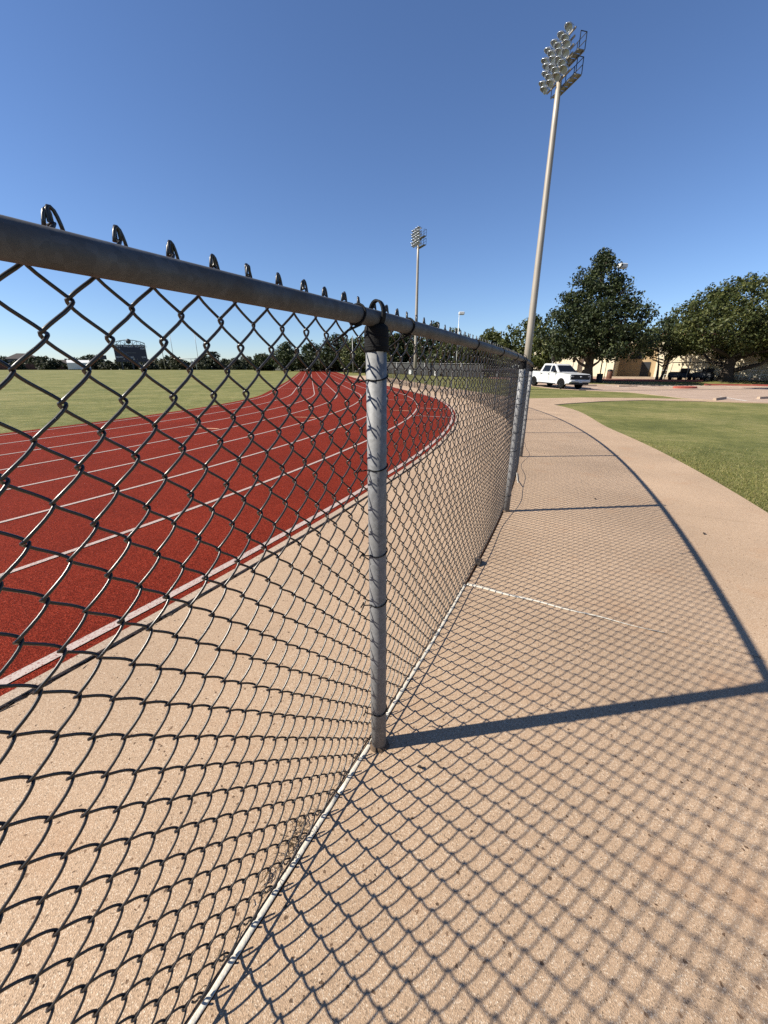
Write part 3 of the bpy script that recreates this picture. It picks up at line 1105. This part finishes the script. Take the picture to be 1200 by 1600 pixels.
# far trees along the horizon beyond the playing field
qt = random.Random(9)
protos = []
k = 0
names = ['flat topped', 'rounded', 'ragged', 'bushy', 'spreading']
ftx = [-3.1, 12, 28, 42, 62, 76, 92, 118, 146, 160, 172, 196, 214, 232, 246, 268, 284, 300, 318, 334, 352, 370, 388, 404]
for i, px in enumerate(ftx):
    Y = 165 + 12 * math.sin(i * 2.3)
    X = (px - 600) / 615 * (Y * .94)
    hh = 4.9 + 1.2 * math.sin(i * 1.7 + 1) + qt.uniform(-.6, .8)
    lab = 'far grey green tree beyond the playing field, number %d from left along the horizon' % (i + 1)
    ords = ['first', 'second', 'third', 'fourth', 'fifth', 'sixth', 'seventh', 'eighth', 'ninth', 'tenth', 'eleventh', 'twelfth', 'thirteenth', 'fourteenth', 'fifteenth', 'sixteenth', 'seventeenth', 'eighteenth', 'nineteenth', 'twentieth', 'twenty-first', 'twenty-second', 'twenty-third', 'twenty-fourth']
    lab = 'far grey green tree on the horizon beyond the playing field, %s from the left' % ords[i]
    r = hh * .85
    tree('far_tree', lab, X, Y, hh, [(0, r * .85), (.3, r), (.6, r * .85), (1, r * .3)], 'far_leaf', 100 + i, .2, .02, (0, 0), 70, (.9, 1.6), 24, .7, group='far trees along the horizon')

# ------------------------------------------------------------------ school building with arches
def building():
    A = Vector((22.0, 62.0, 0)); B = Vector((52.0, 42.0, 0))
    d = (B - A).normalized()
    rz = math.atan2(d.y, d.x)
    root = empty('school_building', (A.x, A.y, -.05), rz, 'low cream stucco building with arched bays behind the trees', 'building')
    # local: x along the front, y into the building, z up
    def bay_wall(name, x0, bays, bw, h, mat, y0=0.0, th=.45, sill=.0):
        """front wall with an arched opening in every bay"""
        mb = MB()
        for i in range(bays):
            xa = x0 + i * bw
            pier = bw * .17
            r = bw / 2 - pier
            zc = h * .50
            n = 14
            mb.box((xa + pier / 2, y0, h / 2), (pier, th, h))
            mb.box((xa + bw - pier / 2, y0, h / 2), (pier, th, h))
            arc = [(xa + bw / 2 - r * math.cos(math.pi * k / n), zc + r * .9 * math.sin(math.pi * k / n)) for k in range(n + 1)]
            for (ax, az), (bx, bz) in zip(arc[:-1], arc[1:]):
                ya, yb = y0 - th / 2, y0 + th / 2
                vs_ = [(ax, ya, az), (bx, ya, bz), (bx, ya, h), (ax, ya, h), (ax, yb, az), (bx, yb, bz), (bx, yb, h), (ax, yb, h)]
                mb.add(vs_, [(0, 1, 2, 3), (5, 4, 7, 6), (4, 5, 1, 0), (3, 2, 6, 7)])
        return mb.build(name, mat, root)
    h = 4.6
    bay_wall('arched_wall', 0.0, 2, 5.2, h, 'stucco')
    bay_wall('arched_wall', 15.2, 4, 4.6, h, 'stucco')
    mb = MB()
    mb.box((5.2, .50, h / 2), (10.4, .3, h)); mb.box((10.55, 2.6, h / 2), (.3, 5.2, h))
    mb.build('back_wall', 'stucco', root)
    mb = MB(); mb.box((24.4, .50, h / 2), (18.4, .3, h)); mb.build('back_wall', 'stucco', root)
    mb = MB(); mb.box((12.9, 5.0, h * .5), (5.2, .3, h)); mb.build('back_wall', 'stucco_shade', root)
    mb = MB(); mb.box((15.05, 2.6, h / 2), (.28, 4.7, h)); mb.build('side_wall', 'stucco_shade', root)
    mb = MB(); mb.box((10.1, -.42, h * .5), (.9, .36, h)); mb.build('pilaster', 'stucco', root)
    # windows
    def window(x, y, z, w, hh, bars=4):
        f = MB()
        t = .08
        for (cx, cz, sx, sz) in ((x, z - hh / 2, w, t), (x, z + hh / 2, w, t), (x - w / 2, z, t, hh + t), (x + w / 2, z, t, hh + t)):
            f.box((cx, y - .05, cz), (sx, .10, sz))
        for k in range(1, bars):
            f.box((x - w / 2 + w * k / bars, y - .04, z), (.05, .05, hh))
        fo = f.build('window_frame', 'dark_metal', root)
        p = MB(); p.box((x, y + .005, z), (w, .03, hh)); p.build('pane', 'dark_glass', fo)
    window(13.0, 4.83, 3.0, .9, .9, 2)
    window(2.6, .33, 2.9, 2.0, 1.1)
    for i in (1, 3):
        window(15.2 + 4.6 * (i + .5), .33, 2.9, 2.0, 1.1)
    window(10.1, -.62, 3.1, .35, .8, 2)
    # door in the shaded entry
    f = MB(); f.box((14.0, 4.8, 1.05), (1.0, .08, 2.1)); do = f.build('door', 'dark_metal', root)
    f = MB(); f.box((14.35, 4.74, 1.0), (.12, .06, .04)); f.build('handle', 'grey_metal', do)
    # cornice and tiled roof
    mb = MB(); mb.box((5.2, .2, h + .12), (10.9, 1.2, .24)); mb.build('cornice', 'stucco', root)
    mb = MB(); mb.box((24.6, .2, h + .12), (19.2, 1.2, .24)); mb.build('cornice', 'stucco', root)
    for (xa, xb) in ((-.3, 10.9), (15.0, 34.3)):
        mb = MB()
        n = int((xb - xa) / .35)
        for k in range(n):
            x = xa + .35 * (k + .5)
            ring0, ring1 = [], []
            for q_ in range(7):
                b = math.pi * q_ / 6
                ring0.append((x - .17 * math.cos(b), -.55, h + .26 + .11 * math.sin(b)))
                ring1.append((x - .17 * math.cos(b), 6.0, h + 1.0 + .11 * math.sin(b)))
            mb.loft([ring0, ring1], False, False, True, closed=False)
        mb.add([(xa, -.5, h + .245), (xb, -.5, h + .245), (xb, 6, h + .98), (xa, 6, h + .98)], [(0, 1, 2, 3)])
        mb.build('roof', 'roof_tile', root)
    # taller block behind
    mb = MB(); mb.box((13.0, 9.5, 2.45), (12, 6, 4.9)); mb.build('upper_block', 'stucco', root)
    # railing along the ramp
    mb = MB()
    for k in range(15):
        mb.box((15.4 + .9 * k, -1.6, .55), (.05, .05, 1.0))
    for z in (.55, 1.05): mb.box((21.7, -1.6, z), (12.7, .045, .045))
    mb.build('railing', 'white_metal', root)
    mb = MB(); mb.box((17, -.9, .1), (34, 1.2, .3)); mb.build('plinth', 'kerb_concrete', root)
    return root
building()

# ------------------------------------------------------------------ pickup truck
def pickup():
    x, y = 15.15, 36.6
    fw = Vector((.27, -.963))
    root = empty('pickup_truck', (0, 0, 0), 0, 'white crew cab pickup truck parked beside the lawn under the oak', 'pickup truck')
    # local: +x forward, y to the left side, z up; wheelbase 3.7
    Wd = .98
    arch_r = .50
    def archpts(cx):
        return [(cx - arch_r * math.cos(math.pi * k / 10), .36 + arch_r * math.sin(math.pi * k / 10) * 1.0) for k in range(11)]
    low = [(-2.95, .62), (-2.95, .52), (-2.35, .46)] + archpts(-1.83) + [(-1.2, .40), (1.2, .40)] + archpts(1.87) + [(2.5, .46), (2.85, .50), (2.93, .62)]
    top = [(2.93, .95), (2.90, 1.12), (2.75, 1.20), (1.35, 1.30), (1.0, 1.28), (-1.05, 1.26), (-1.15, 1.31), (-2.9, 1.31), (-2.97, 1.2)]
    poly = low + top
    mb = MB()
    def side(yy, ins):
        cx, cz = 0, .85
        return [(px * (1 - ins * .012), yy, pz if pz < .9 else pz - ins * .03) for px, pz in poly]
    mb.loft([side(-Wd + .05, 1), side(-Wd, 0), side(-Wd * .5, -.4), side(Wd * .5, -.4), side(Wd, 0), side(Wd - .05, 1)], True, True)
    mb.build('body', 'car_paint', root)
    # cab
    def cabring(z, xf, xr, w):
        return [(xf, -w, z), (xf + .06, -w * .6, z), (xf + .06, w * .6, z), (xf, w, z), (xr, w, z), (xr, -w, z)]
    mb = MB()
    mb.loft([cabring(1.20, 1.42, -1.12, .93), cabring(1.29, 1.36, -1.12, .92), cabring(1.86, .62, -.90, .77), cabring(1.935, .46, -.84, .735), cabring(1.96, .3, -.70, .64)], True, True)
    cab = mb.build('cab', 'car_paint', root)
    # glass
    def quad_glass(pts, name='window', th=.012):
        mb = MB()
        a = [Vector(p) for p in pts]
        n = (a[1] - a[0]).cross(a[2] - a[0]).normalized()
        mb.loft([[p - n * .02 for p in a], [p + n * th for p in a]], True, True)
        return mb.build(name, 'dark_glass', root)
    def cabpt(z, f, sgn, w):
        return (f, sgn * w, z)
    wl = lambda z: .92 + (.77 - .92) * (z - 1.29) / .57
    xfz = lambda z: 1.36 + (.62 - 1.36) * (z - 1.29) / .57
    for sg in (-1, 1):
        for xa, xb, xc, xd in ((.98, .36, .30, .40), (.22, -.72, -.66, .18)):
            z0, z1 = 1.31, 1.81
            if xa > .5:
                pts = [(1.10, sg * wl(z0), z0), (.28, sg * wl(z0), z0), (.28, sg * wl(z1), z1), (.58, sg * wl(z1), z1)]
            else:
                pts = [(.16, sg * wl(z0), z0), (-.86, sg * wl(z0), z0), (-.72, sg * wl(z1), z1), (.16, sg * wl(z1), z1)]
            if sg > 0: pts = pts[::-1]
            quad_glass(pts, 'side_window')
        mb = MB(); mb.bevel_box((1.02, sg * 1.07, 1.36), (.16, .22, .20), .04); mb.build('mirror', 'black_trim', root)
        for hx in (.12, -.85):
            mb = MB(); mb.bevel_box((hx, sg * .985, 1.13), (.20, .035, .045), .01); mb.build('door_handle', 'black_trim', root)
        for hx in (1.05, .20, -.98):
            mb = MB(); mb.box((hx, sg * .979, .86), (.012, .012, .74)); mb.build('door_gap', 'black_trim', root)
        mb = MB(); mb.bevel_box((2.86, sg * .80, 1.02), (.24, .30, .15), .04); mb.build('headlight', 'headlamp', root)
        mb = MB(); mb.bevel_box((-2.93, sg * .92, 1.08), (.12, .14, .36), .03); mb.build('tail_light', 'tail_lamp', root)
        mb = MB(); mb.bevel_box((0, sg * .93, .37), (2.3, .16, .08), .02); mb.build('running_board', 'black_trim', root)
        mb = MB(); mb.bevel_box((2.86, sg * .72, .60), (.16, .34, .11), .02); mb.build('fog_lamp', 'black_trim', root)
    quad_glass([(xfz(1.33) + .05, -.82, 1.34), (xfz(1.33) + .05, .82, 1.34), (xfz(1.82) + .05, .66, 1.82), (xfz(1.82) + .05, -.66, 1.82)], 'windshield', .02)
    quad_glass([(-1.10, .80, 1.36), (-1.10, -.80, 1.36), (-.90, -.64, 1.80), (-.90, .64, 1.80)], 'rear_window')
    mb = MB(); mb.bevel_box((2.885, 0, .965), (.16, 1.86, .40), .04); gr = mb.build('grille', 'black_trim', root)
    for z in (.88, .97, 1.06):
        mb = MB(); mb.box((2.968, 0, z), (.012, 1.2, .018)); mb.build('grille_bar', 'dark_metal', gr)
    mb = MB(); mb.lathe([(.0, .0), (.10, .0), (.105, .015), (.0, .02)], 16, Matrix.Translation((2.968, 0, .99)) @ Matrix.Rotation(R(90), 4, 'Y') @ Matrix.Scale(.5, 4, (1, 0, 0))); mb.build('badge', 'plate', gr)
    mb = MB(); mb.bevel_box((2.94, 0, .655), (.18, 1.94, .20), .05); mb.build('front_bumper', 'car_paint', root)
    mb = MB(); mb.bevel_box((2.92, 0, .47), (.18, 1.7, .18), .03); mb.build('air_dam', 'black_trim', root)
    mb = MB(); mb.box((3.035, 0, .62), (.012, .34, .16)); mb.build('licence_plate', 'plate', root)
    mb = MB(); mb.bevel_box((-3.0, 0, .60), (.16, 1.9, .2), .04); mb.build('rear_bumper', 'black_trim', root)
    mb = MB(); mb.box((-2.05, 0, 1.318), (1.62, 1.6, .01)); mb.build('bed_floor', 'black_trim', root)
    mb = MB(); mb.box((0, 0, .52), (5.2, 1.5, .3)); mb.build('underbody', 'black_trim', root)
    wh = None
    for cx in (1.87, -1.83):
        for sg in (-1, 1):
            if wh is None:
                t_ = MB()
                Mx = Matrix.Rotation(R(90), 4, 'X')
                t_.lathe([(.25, -.13), (.37, -.135), (.405, -.10), (.41, 0), (.405, .10), (.37, .135), (.25, .13)], 28, Mx)
                wh = t_.build('wheel', 'tyre', root)
                r_ = MB()
                r_.lathe([(.26, -.10), (.26, .12), (.24, .11), (.10, .06), (.0, .06)], 24, Mx)
                for k in range(6):
                    a = k * math.pi / 3
                    Mk = Matrix.Rotation(a, 4, 'Y')
                    r_.prism([Mk @ Vector((.05, -.115, -.035)), Mk @ Vector((.25, -.115, -.05)), Mk @ Vector((.25, -.115, .05)), Mk @ Vector((.05, -.115, .035))], (0, .04, 0))
                r_.build('rim', 'rim', wh)
                o = wh
            else:
                o = copy_tree(wh, root)
            o.location = (cx, sg * .84, .41)
            if sg > 0: o.rotation_euler.z = math.pi
    # place on the slope
    yaw = math.atan2(fw.y, fw.x)
    fx, fy = x + fw.x * 1.87, y + fw.y * 1.87
    bx, by = x - fw.x * 1.83, y - fw.y * 1.83
    zf, zb = g(fx, fy), g(bx, by)
    lx, ly = -fw.y, fw.x
    zl = g(x + lx * .84, y + ly * .84); zr = g(x - lx * .84, y - ly * .84)
    root.rotation_mode = 'XYZ'
    root.rotation_euler = (math.atan2(zl - zr, 1.68), -math.atan2(zf - zb, 3.7), yaw)
    root.location = (x, y, (zf + zb) / 2 + .012)
pickup()

# ------------------------------------------------------------------ lot furniture
def lamp_post(label, x, y, h, rz):
    root = empty('parking_lamp', (x, y, g(x, y)), rz, label, 'street lamp', 'lamp posts around the parking lot')
    mb = MB(); mb.tube([(0, 0, 0), (0, 0, h * .5), (0, 0, h)], [.06, .052, .045], 10); mb.build('pole', 'white_metal' if h < 10 else 'grey_metal', root)
    mb = MB(); mb.lathe([(.30, -.05), (.30, .75), (.27, .80), (.0, .80)], 14); mb.build('base', 'black_trim', root)
    mb = MB(); mb.bevel_box((.35, 0, h + .05), (.85, .55, .38), .06); hd = mb.build('lamp_head', 'white_metal', root)
    mb = MB(); mb.box((.38, 0, h - .16), (.6, .4, .04)); mb.build('lens', 'lamp_lens', hd)
lamp_post('white box headed lamp post showing behind the pointed oak crown', 22.75, 43.9, 10.6, 0.2)
lamp_post('slim white lamp post with box head beyond the fence rail', 11.35, 66.0, 9.0, 0.0)

def wheel_stop(label, x, y, rz, ln=1.8, mat='kerb_concrete'):
    mb = MB()
    for i in range(1):
        prof = [(-.09, 0), (-.065, .13), (.065, .13), (.09, 0)]
        rings = [[(sx, a, b) for a, b in prof] for sx in (-ln / 2, -ln / 2 + .03, ln / 2 - .03, ln / 2)]
        mb.loft(rings, True, True)
    o = mb.build('wheel_stop', mat, None, (x, y, g(x, y)), rz)
    tag(o, label, 'wheel stop', 'concrete wheel stops in the parking lot')
wheel_stop('grey wheel stop beside the tip of the grass strip', 18.9, 23.0, R(38), 2.0)
wheel_stop('grey wheel stop at the right edge of the picture', 22.7, 24.2, R(24), 2.0)
wheel_stop('pale wheel stop right of the white pickup', 22.7, 38.5, R(8), 1.9)
wheel_stop('pale wheel stop nearest the front of the white pickup', 19.1, 38.9, R(8), 1.9)
# red kerb island nose
mb = MB()
ring = [(27.0 + 1.05 * math.cos(a) * 1.0, 37.0 + .45 * math.sin(a)) for a in [2 * math.pi * k / 20 for k in range(20)]]
mb.loft([[(x, y, g(x, y) - .02) for x, y in ring], [(x, y, g(x, y) + .15) for x, y in ring], [(27.0 + (x - 27) * .85, 37 + (y - 37) * .7, g(x, y) + .17) for x, y in ring]], False, True)
tag(mb.build('kerb_island', 'red_paint'), 'red painted kerb nose in the middle of the parking lot', 'kerb')
def kerb_line(label, pts, mat='red_paint', h=.14):
    mb = MB()
    pts = [Vector((a, b, g(a, b) + h / 2)) for a, b in pts]
    rings = []
    for i, p in enumerate(pts):
        t = (pts[min(i + 1, len(pts) - 1)] - pts[max(i - 1, 0)]).normalized(); sd = Vector((t.y, -t.x, 0)) * .09
        rings.append([p - sd - Vector((0, 0, h / 2 + .03)), p - sd + Vector((0, 0, h / 2)), p + sd + Vector((0, 0, h / 2)), p + sd - Vector((0, 0, h / 2 + .03))])
    mb.loft(rings, True, True)
    tag(mb.build('kerb', mat), label, 'kerb')
kerb_line('long red painted kerb at the far right of the parking lot', [(31, 40.0), (34, 39.7), (40, 38.4), (48, 36.2)])
kerb_line('red painted kerb along the pink pavement below the arched wall', [(22.5, 46.3), (26, 45.25), (30, 44.7), (34, 44.25)])

def sign_post(label, x, y, h, w, hh):
    root = empty('parking_sign', (x, y, g(x, y)), .5, label, 'sign', 'small parking signs by the lot')
    mb = MB(); mb.tube([(0, 0, 0), (0, 0, h)], .03, 6); mb.build('post', 'grey_metal', root)
    mb = MB(); mb.bevel_box((0, -.04, h - hh / 2), (w, .02, hh), .006); mb.build('panel', 'grey_metal', root)
sign_post('grey sign back showing just above the pickup cab', 17.8, 44.5, 2.6, .45, .6)
sign_post('grey sign back showing above the pickup hood', 19.9, 44.2, 2.5, .45, .6)
sign_post('thin sign post on the grass right of the oak trunk', 23.6, 44.6, 2.4, .3, .45)
sign_post('thin sign post in front of the parked golf carts', 32.1, 44.2, 2.4, .3, .45)

def barrel(label, x, y):
    root = empty('litter_bin', (x, y, g(x, y) + .05), 0, label, 'litter bin', 'litter bins by the pavement')
    mb = MB(); mb.lathe([(.0, 0), (.28, 0), (.30, .05), (.31, .45), (.30, .85), (.27, .9)], 16); mb.build('drum', 'barrel_brown', root)
    mb = MB(); mb.lathe([(.31, .88), (.32, .95), (.2, 1.08), (.0, 1.1)], 16); mb.build('lid', 'black_trim', root)
barrel('dark litter bin left of the oak trunk beyond the pickup', 22.2, 46.2)
barrel('dark round litter bin in the shaded entry of the building', 27.7, 51.2)

def golf_cart(label, x, y, rz):
    root = empty('golf_cart', (x, y, g(x, y)), rz, label, 'golf cart', 'golf carts parked under the round tree')
    mb = MB()
    prof = [(-1.1, .28), (1.1, .28), (1.2, .45), (1.15, .8), (.85, .9), (.6, .42), (-.1, .40), (-.15, .72), (-1.15, .75), (-1.2, .4)]
    mb.loft([[(a, -.58, b) for a, b in prof], [(a, .58, b) for a, b in prof]], True, True); mb.build('body', 'cart_dark', root)
    mb = MB(); mb.bevel_box((0, 0, 1.86), (2.0, 1.2, .07), .03); mb.build('roof', 'cart_dark', root)
    mb = MB(); mb.bevel_box((-.42, 0, .80), (.5, 1.05, .14), .04); mb.bevel_box((-.66, 0, 1.05), (.12, 1.05, .42), .04); mb.build('seat', 'black_trim', root)
    for sx, sy in ((-1, -1), (-1, 1), (1, -1), (1, 1)):
        mb = MB(); mb.tube([(sx * (.95 if sx > 0 else .75), sy * .54, .75), (sx * .8, sy * .54, 1.84)], .022, 6); mb.build('roof_post', 'black_trim', root)
        mb = MB(); mb.lathe([(.0, -.09), (.20, -.09), (.23, -.06), (.23, .06), (.20, .09), (.0, .09)], 14, Matrix.Translation((sx * .82, sy * .5, .23)) @ Matrix.Rotation(R(90), 4, 'X')); mb.build('wheel', 'tyre', root)
    mb = MB(); mb.tube([(.75, .25, .85), (.45, .25, 1.05)], .02, 6)
    mb.lathe([(.15, -.015), (.17, 0), (.15, .015)], 14, Matrix.Translation((.44, .25, 1.06)) @ Matrix.Rotation(R(-55), 4, 'Y')); mb.build('steering_wheel', 'black_trim', root)
golf_cart('dark golf cart parked left of the thick leaning trunk', 35.0, 45.6, R(-150))
golf_cart('dark golf cart farthest left of the thick leaning trunk', 33.0, 46.4, R(-160))

# ------------------------------------------------------------------ far fence with windscreen
def screen_fence():
    a, b = Vector((-26, 112)), Vector((24, 62))
    pts = [Vector((-34, 116)), Vector((-12, 96)), Vector((0, 78)), Vector((9, 67)), Vector((14.5, 61))]
    root = empty('screen_fence', (pts[0].x, pts[0].y, g(pts[0].x, pts[0].y)), 0, 'tall far fence with dark windscreen beyond the track bend', 'fence')
    o0 = Vector(root.location)
    for p, q_ in zip(pts[:-1], pts[1:]):
        n = max(1, int((q_ - p).length / 3.0))
        for k in range(n):
            u = p.lerp(q_, k / n); v = p.lerp(q_, (k + 1) / n)
            zu, zv = g(u.x, u.y), g(v.x, v.y)
            dn = Vector((v.y - u.y, u.x - v.x)).normalized() * .015
            P = lambda w, z, s: Vector((w.x + dn.x * s, w.y + dn.y * s, z)) - o0
            mb = MB()
            mb.loft([[P(u, zu + .05, -1), P(u, zu + 1.75, -1), P(u, zu + 1.75, 1), P(u, zu + .05, 1)], [P(v, zv + .05, -1), P(v, zv + 1.75, -1), P(v, zv + 1.75, 1), P(v, zv + .05, 1)]], True, True)
            mb.build('windscreen_panel', 'windscreen', root)
            mb = MB(); mb.tube([Vector((u.x, u.y, zu)) - o0, Vector((u.x, u.y, zu + 1.95)) - o0], .05, 6); mb.build('post', 'grey_metal', root)
        mb = MB(); mb.tube([Vector((p.x, p.y, g(p.x, p.y) + 1.9)) - o0, Vector((q_.x, q_.y, g(q_.x, q_.y) + 1.9)) - o0], .035, 6); mb.build('rail', 'grey_metal', root)
screen_fence()
# white bench boxes in front of the screen
for k, (x, y, w, lab) in enumerate(((4.6, 71.2, .9, 'white equipment box against the far windscreen fence'), (8.4, 66.5, .8, 'pale equipment box against the far windscreen, nearer the lamp post'))):
    root = empty('equipment_box', (x, y, g(x, y)), -.9, lab, 'box', 'pale boxes by the far fence')
    mb = MB(); mb.bevel_box((0, 0, .4), (w * .7, .5, .7), .04); mb.build('box', 'white_cloth', root)
    mb = MB(); mb.bevel_box((0, 0, .78), (w * .7 + .06, .56, .06), .02); mb.build('lid', 'white_metal', root)
# slim pole by the far end of the track
mb = MB(); mb.tube([(0, 0, 0), (0, 0, 3), (0, 0, 6.2)], [.09, .08, .06], 8); mb.lathe([(.0, 6.3), (.1, 6.25), (.1, 6.18), (.0, 6.15)], 8)
tag(mb.build('slim_pole', 'grey_metal', None, (-5.6, 76, g(-5.6, 76))), 'slim grey pole before the trees, just left of near fence post', 'pole')

# ------------------------------------------------------------------ scoreboard
def text_obj(body, size, loc, parent, mat, align='CENTER'):
    cu = bpy.data.curves.new('lettering', 'FONT')
    cu.body = body; cu.size = size; cu.extrude = .02
    cu.align_x = align; cu.align_y = 'CENTER'
    tmp = bpy.data.objects.new('lettering', cu)
    C.objects.link(tmp)
    dg = bpy.context.evaluated_depsgraph_get()
    me = bpy.data.meshes.new_from_object(tmp.evaluated_get(dg))
    bpy.data.objects.remove(tmp)
    me.materials.clear(); me.materials.append(MATS[mat])
    o = bpy.data.objects.new('lettering', me)
    C.objects.link(o)
    o.parent = parent
    o.location = loc
    o.rotation_euler = (R(90), 0, 0)
    return o
def scoreboard():
    Y = 140.0
    X = -83.7
    z0 = g(X, Y)
    root = empty('scoreboard', (X, Y, z0), R(14), 'navy football scoreboard with arched truss top beyond the field', 'scoreboard')
    wd, b0, b1 = 9.4, 3.4, 7.8
    mb = MB(); mb.box((0, .2, (b0 + b1) / 2), (wd, .4, b1 - b0)); board = mb.build('board', 'board_navy', root)
    mb = MB(); mb.box((0, .18, b0 - .45), (wd, .36, .8)); spb = mb.build('lower_panel', 'board_navy', root)
    for x in (-3.2, 0, 3.2):
        mb = MB(); mb.box((x, .3, b0 / 2 - .3), (.35, .35, b0 + .6)); mb.build('leg', 'dark_metal', root)
    # arched truss
    mb = MB()
    arc = [(-wd / 2 + wd * k / 16, .2, b1 + .45 + .95 * (1 - ((k - 8) / 8) ** 2)) for k in range(17)]
    mb.tube(arc, .11, 6)
    for k in range(0, 17, 2):
        mb.tube([(arc[k][0], .2, b1), arc[k]], .07, 5)
        if k < 16: mb.tube([(arc[k][0], .2, b1), arc[k + 2]] if (k // 2) % 2 else [arc[k], (arc[k + 2][0], .2, b1)], .06, 5)
    mb.build('truss', 'dark_metal', root)
    mb = MB(); mb.lathe([(.0, -.12), (.75, -.12), (.8, 0), (.75, .12), (.0, .12)], 16, Matrix.Translation((0, .2, b1 + 1.0)) @ Matrix.Rotation(R(90), 4, 'X')); mb.build('emblem', 'dark_metal', root)
    text_obj('TRINITY VALLEY SCHOOL', .92, (0, -.03, b1 - .45), board, 'board_text')
    text_obj('TROJANS', .55, (-3.9, -.03, b1 - 1.25), board, 'board_text')
    text_obj('GUEST', .55, (4.0, -.03, b1 - 1.25), board, 'board_text')
    text_obj('DOWN', .62, (-3.4, -.03, b0 + .55), board, 'board_text')
    text_obj('TO GO', .62, (-.2, -.03, b0 + .55), board, 'board_text')
    text_obj('QTR', .62, (3.8, -.03, b0 + .55), board, 'board_text')
    mb = MB()
    for (x, z, w, h_) in ((.2, 5.3, 3.0, .06), (-1.5, 4.9, .5, .2)):
        mb.box((x, -.02, z), (w, .04, h_))
    mb.build('divider', 'grey_metal', board)
scoreboard()
# small play clock
root = empty('play_clock', (-93, 140, g(-93, 140)), R(14), 'small dark play clock on a thin post left of the scoreboard', 'clock board')
mb = MB(); mb.bevel_box((0, 0, 3.9), (1.9, .25, 1.3), .04); mb.build('panel', 'board_navy', root)
mb = MB(); mb.tube([(0, .1, 0), (0, .1, 3.4)], .09, 6); mb.build('post', 'dark_metal', root)

# goal posts
root = empty('goal_post', (-57.2, 122, g(-57.2, 122)), R(10), 'white football goal with tall uprights at the end of the field', 'goal posts')
mb = MB(); mb.tube([(-3.3, 0, 3.05), (3.3, 0, 3.05)], .08, 8); mb.build('crossbar', 'white_metal', root)
for sg in (-1, 1):
    mb = MB(); mb.tube([(sg * 3.3, 0, 3.05), (sg * 3.3, 0, 10)], .06, 8); mb.build('upright', 'grey_metal', root)
for xx in (1.3, 2.5):
    mb = MB(); mb.tube([(xx, .1, 0), (xx, 0, 3.05)], .08, 8); mb.build('leg', 'white_metal', root)
mb = MB(); mb.tube([(0, 0, 0), (0, 0, 5), (0, 0, 9.2)], [.1, .09, .06], 8)
tag(mb.build('flag_pole', 'grey_metal', None, (-63.7, 122, g(-63.7, 122))), 'bare grey pole standing left of the goal uprights', 'pole')

# houses, brick wall, white tent at the far left
def house(label, x, y, rz, w, d, h, rh):
    root = empty('house', (x, y, g(x, y)), rz, label, 'house', 'houses beyond the field')
    mb = MB(); mb.box((0, 0, h / 2), (w, d, h)); mb.build('wall', 'house_wall', root)
    mb = MB()
    a, b = w / 2 + .5, d / 2 + .5
    mb.loft([[(-a, -b, h), (a, -b, h), (a, b, h), (-a, b, h)], [(-a * .35, -.2, h + rh), (a * .35, -.2, h + rh), (a * .35, .2, h + rh), (-a * .35, .2, h + rh)]], True, True)
    rf = mb.build('roof', 'house_roof', root)
    mb = MB(); mb.box((w * .2, 0, h + rh * .8), (.9, .9, rh)); mb.build('chimney', 'house_wall', rf)
    for k in range(3):
        mb = MB(); mb.box((-w * .3 + w * .3 * k, -d / 2 - .03, h * .6), (1.3, .08, 1.6)); mb.build('window', 'dark_glass', root)
    mb = MB(); mb.box((w * .05, -d / 2 - .6, h * .42), (1.2, .6, h * .84)); mb.build('porch_column', 'white_cloth', root)
house('dark roofed house far left beyond the field wall', -150, 176, R(30), 10, 8, 4.2, 2.2)
house('lower brown roofed house right of the dark roofed one', -138, 180, R(35), 9, 7, 2.4, 1.6)
root = empty('brick_wall', (-140, 156, g(-140, 156)), R(38), 'reddish brown garden wall beyond the field at far left', 'wall')
for k in range(9):
    mb = MB(); mb.box((-16 + 4 * k, 0, 1.0), (3.9, .25, 2.0)); mb.build('panel', 'brick_wall', root)
    mb = MB(); mb.box((-18 + 4 * k, 0, 1.15), (.45, .45, 2.3)); mb.build('pier', 'brick_wall', root)
root = empty('white_tent', (-106, 146, g(-106, 146)), R(36), 'long white tent beyond the field left of the scoreboard', 'tent')
mb = MB()
prof = [(-2.2, .2), (-2.2, 2.3), (0, 3.2), (2.2, 2.3), (2.2, .2)]
mb.loft([[(-3.2, a, b) for a, b in prof], [(3.2, a, b) for a, b in prof]], True, True); mb.build('canopy', 'white_cloth', root)
for sx in (-3.1, 3.1):
    for sy in (-2.1, 2.1):
        mb = MB(); mb.tube([(sx, sy, 0), (sx, sy, 2.3)], .05, 6); mb.build('pole', 'white_metal', root)
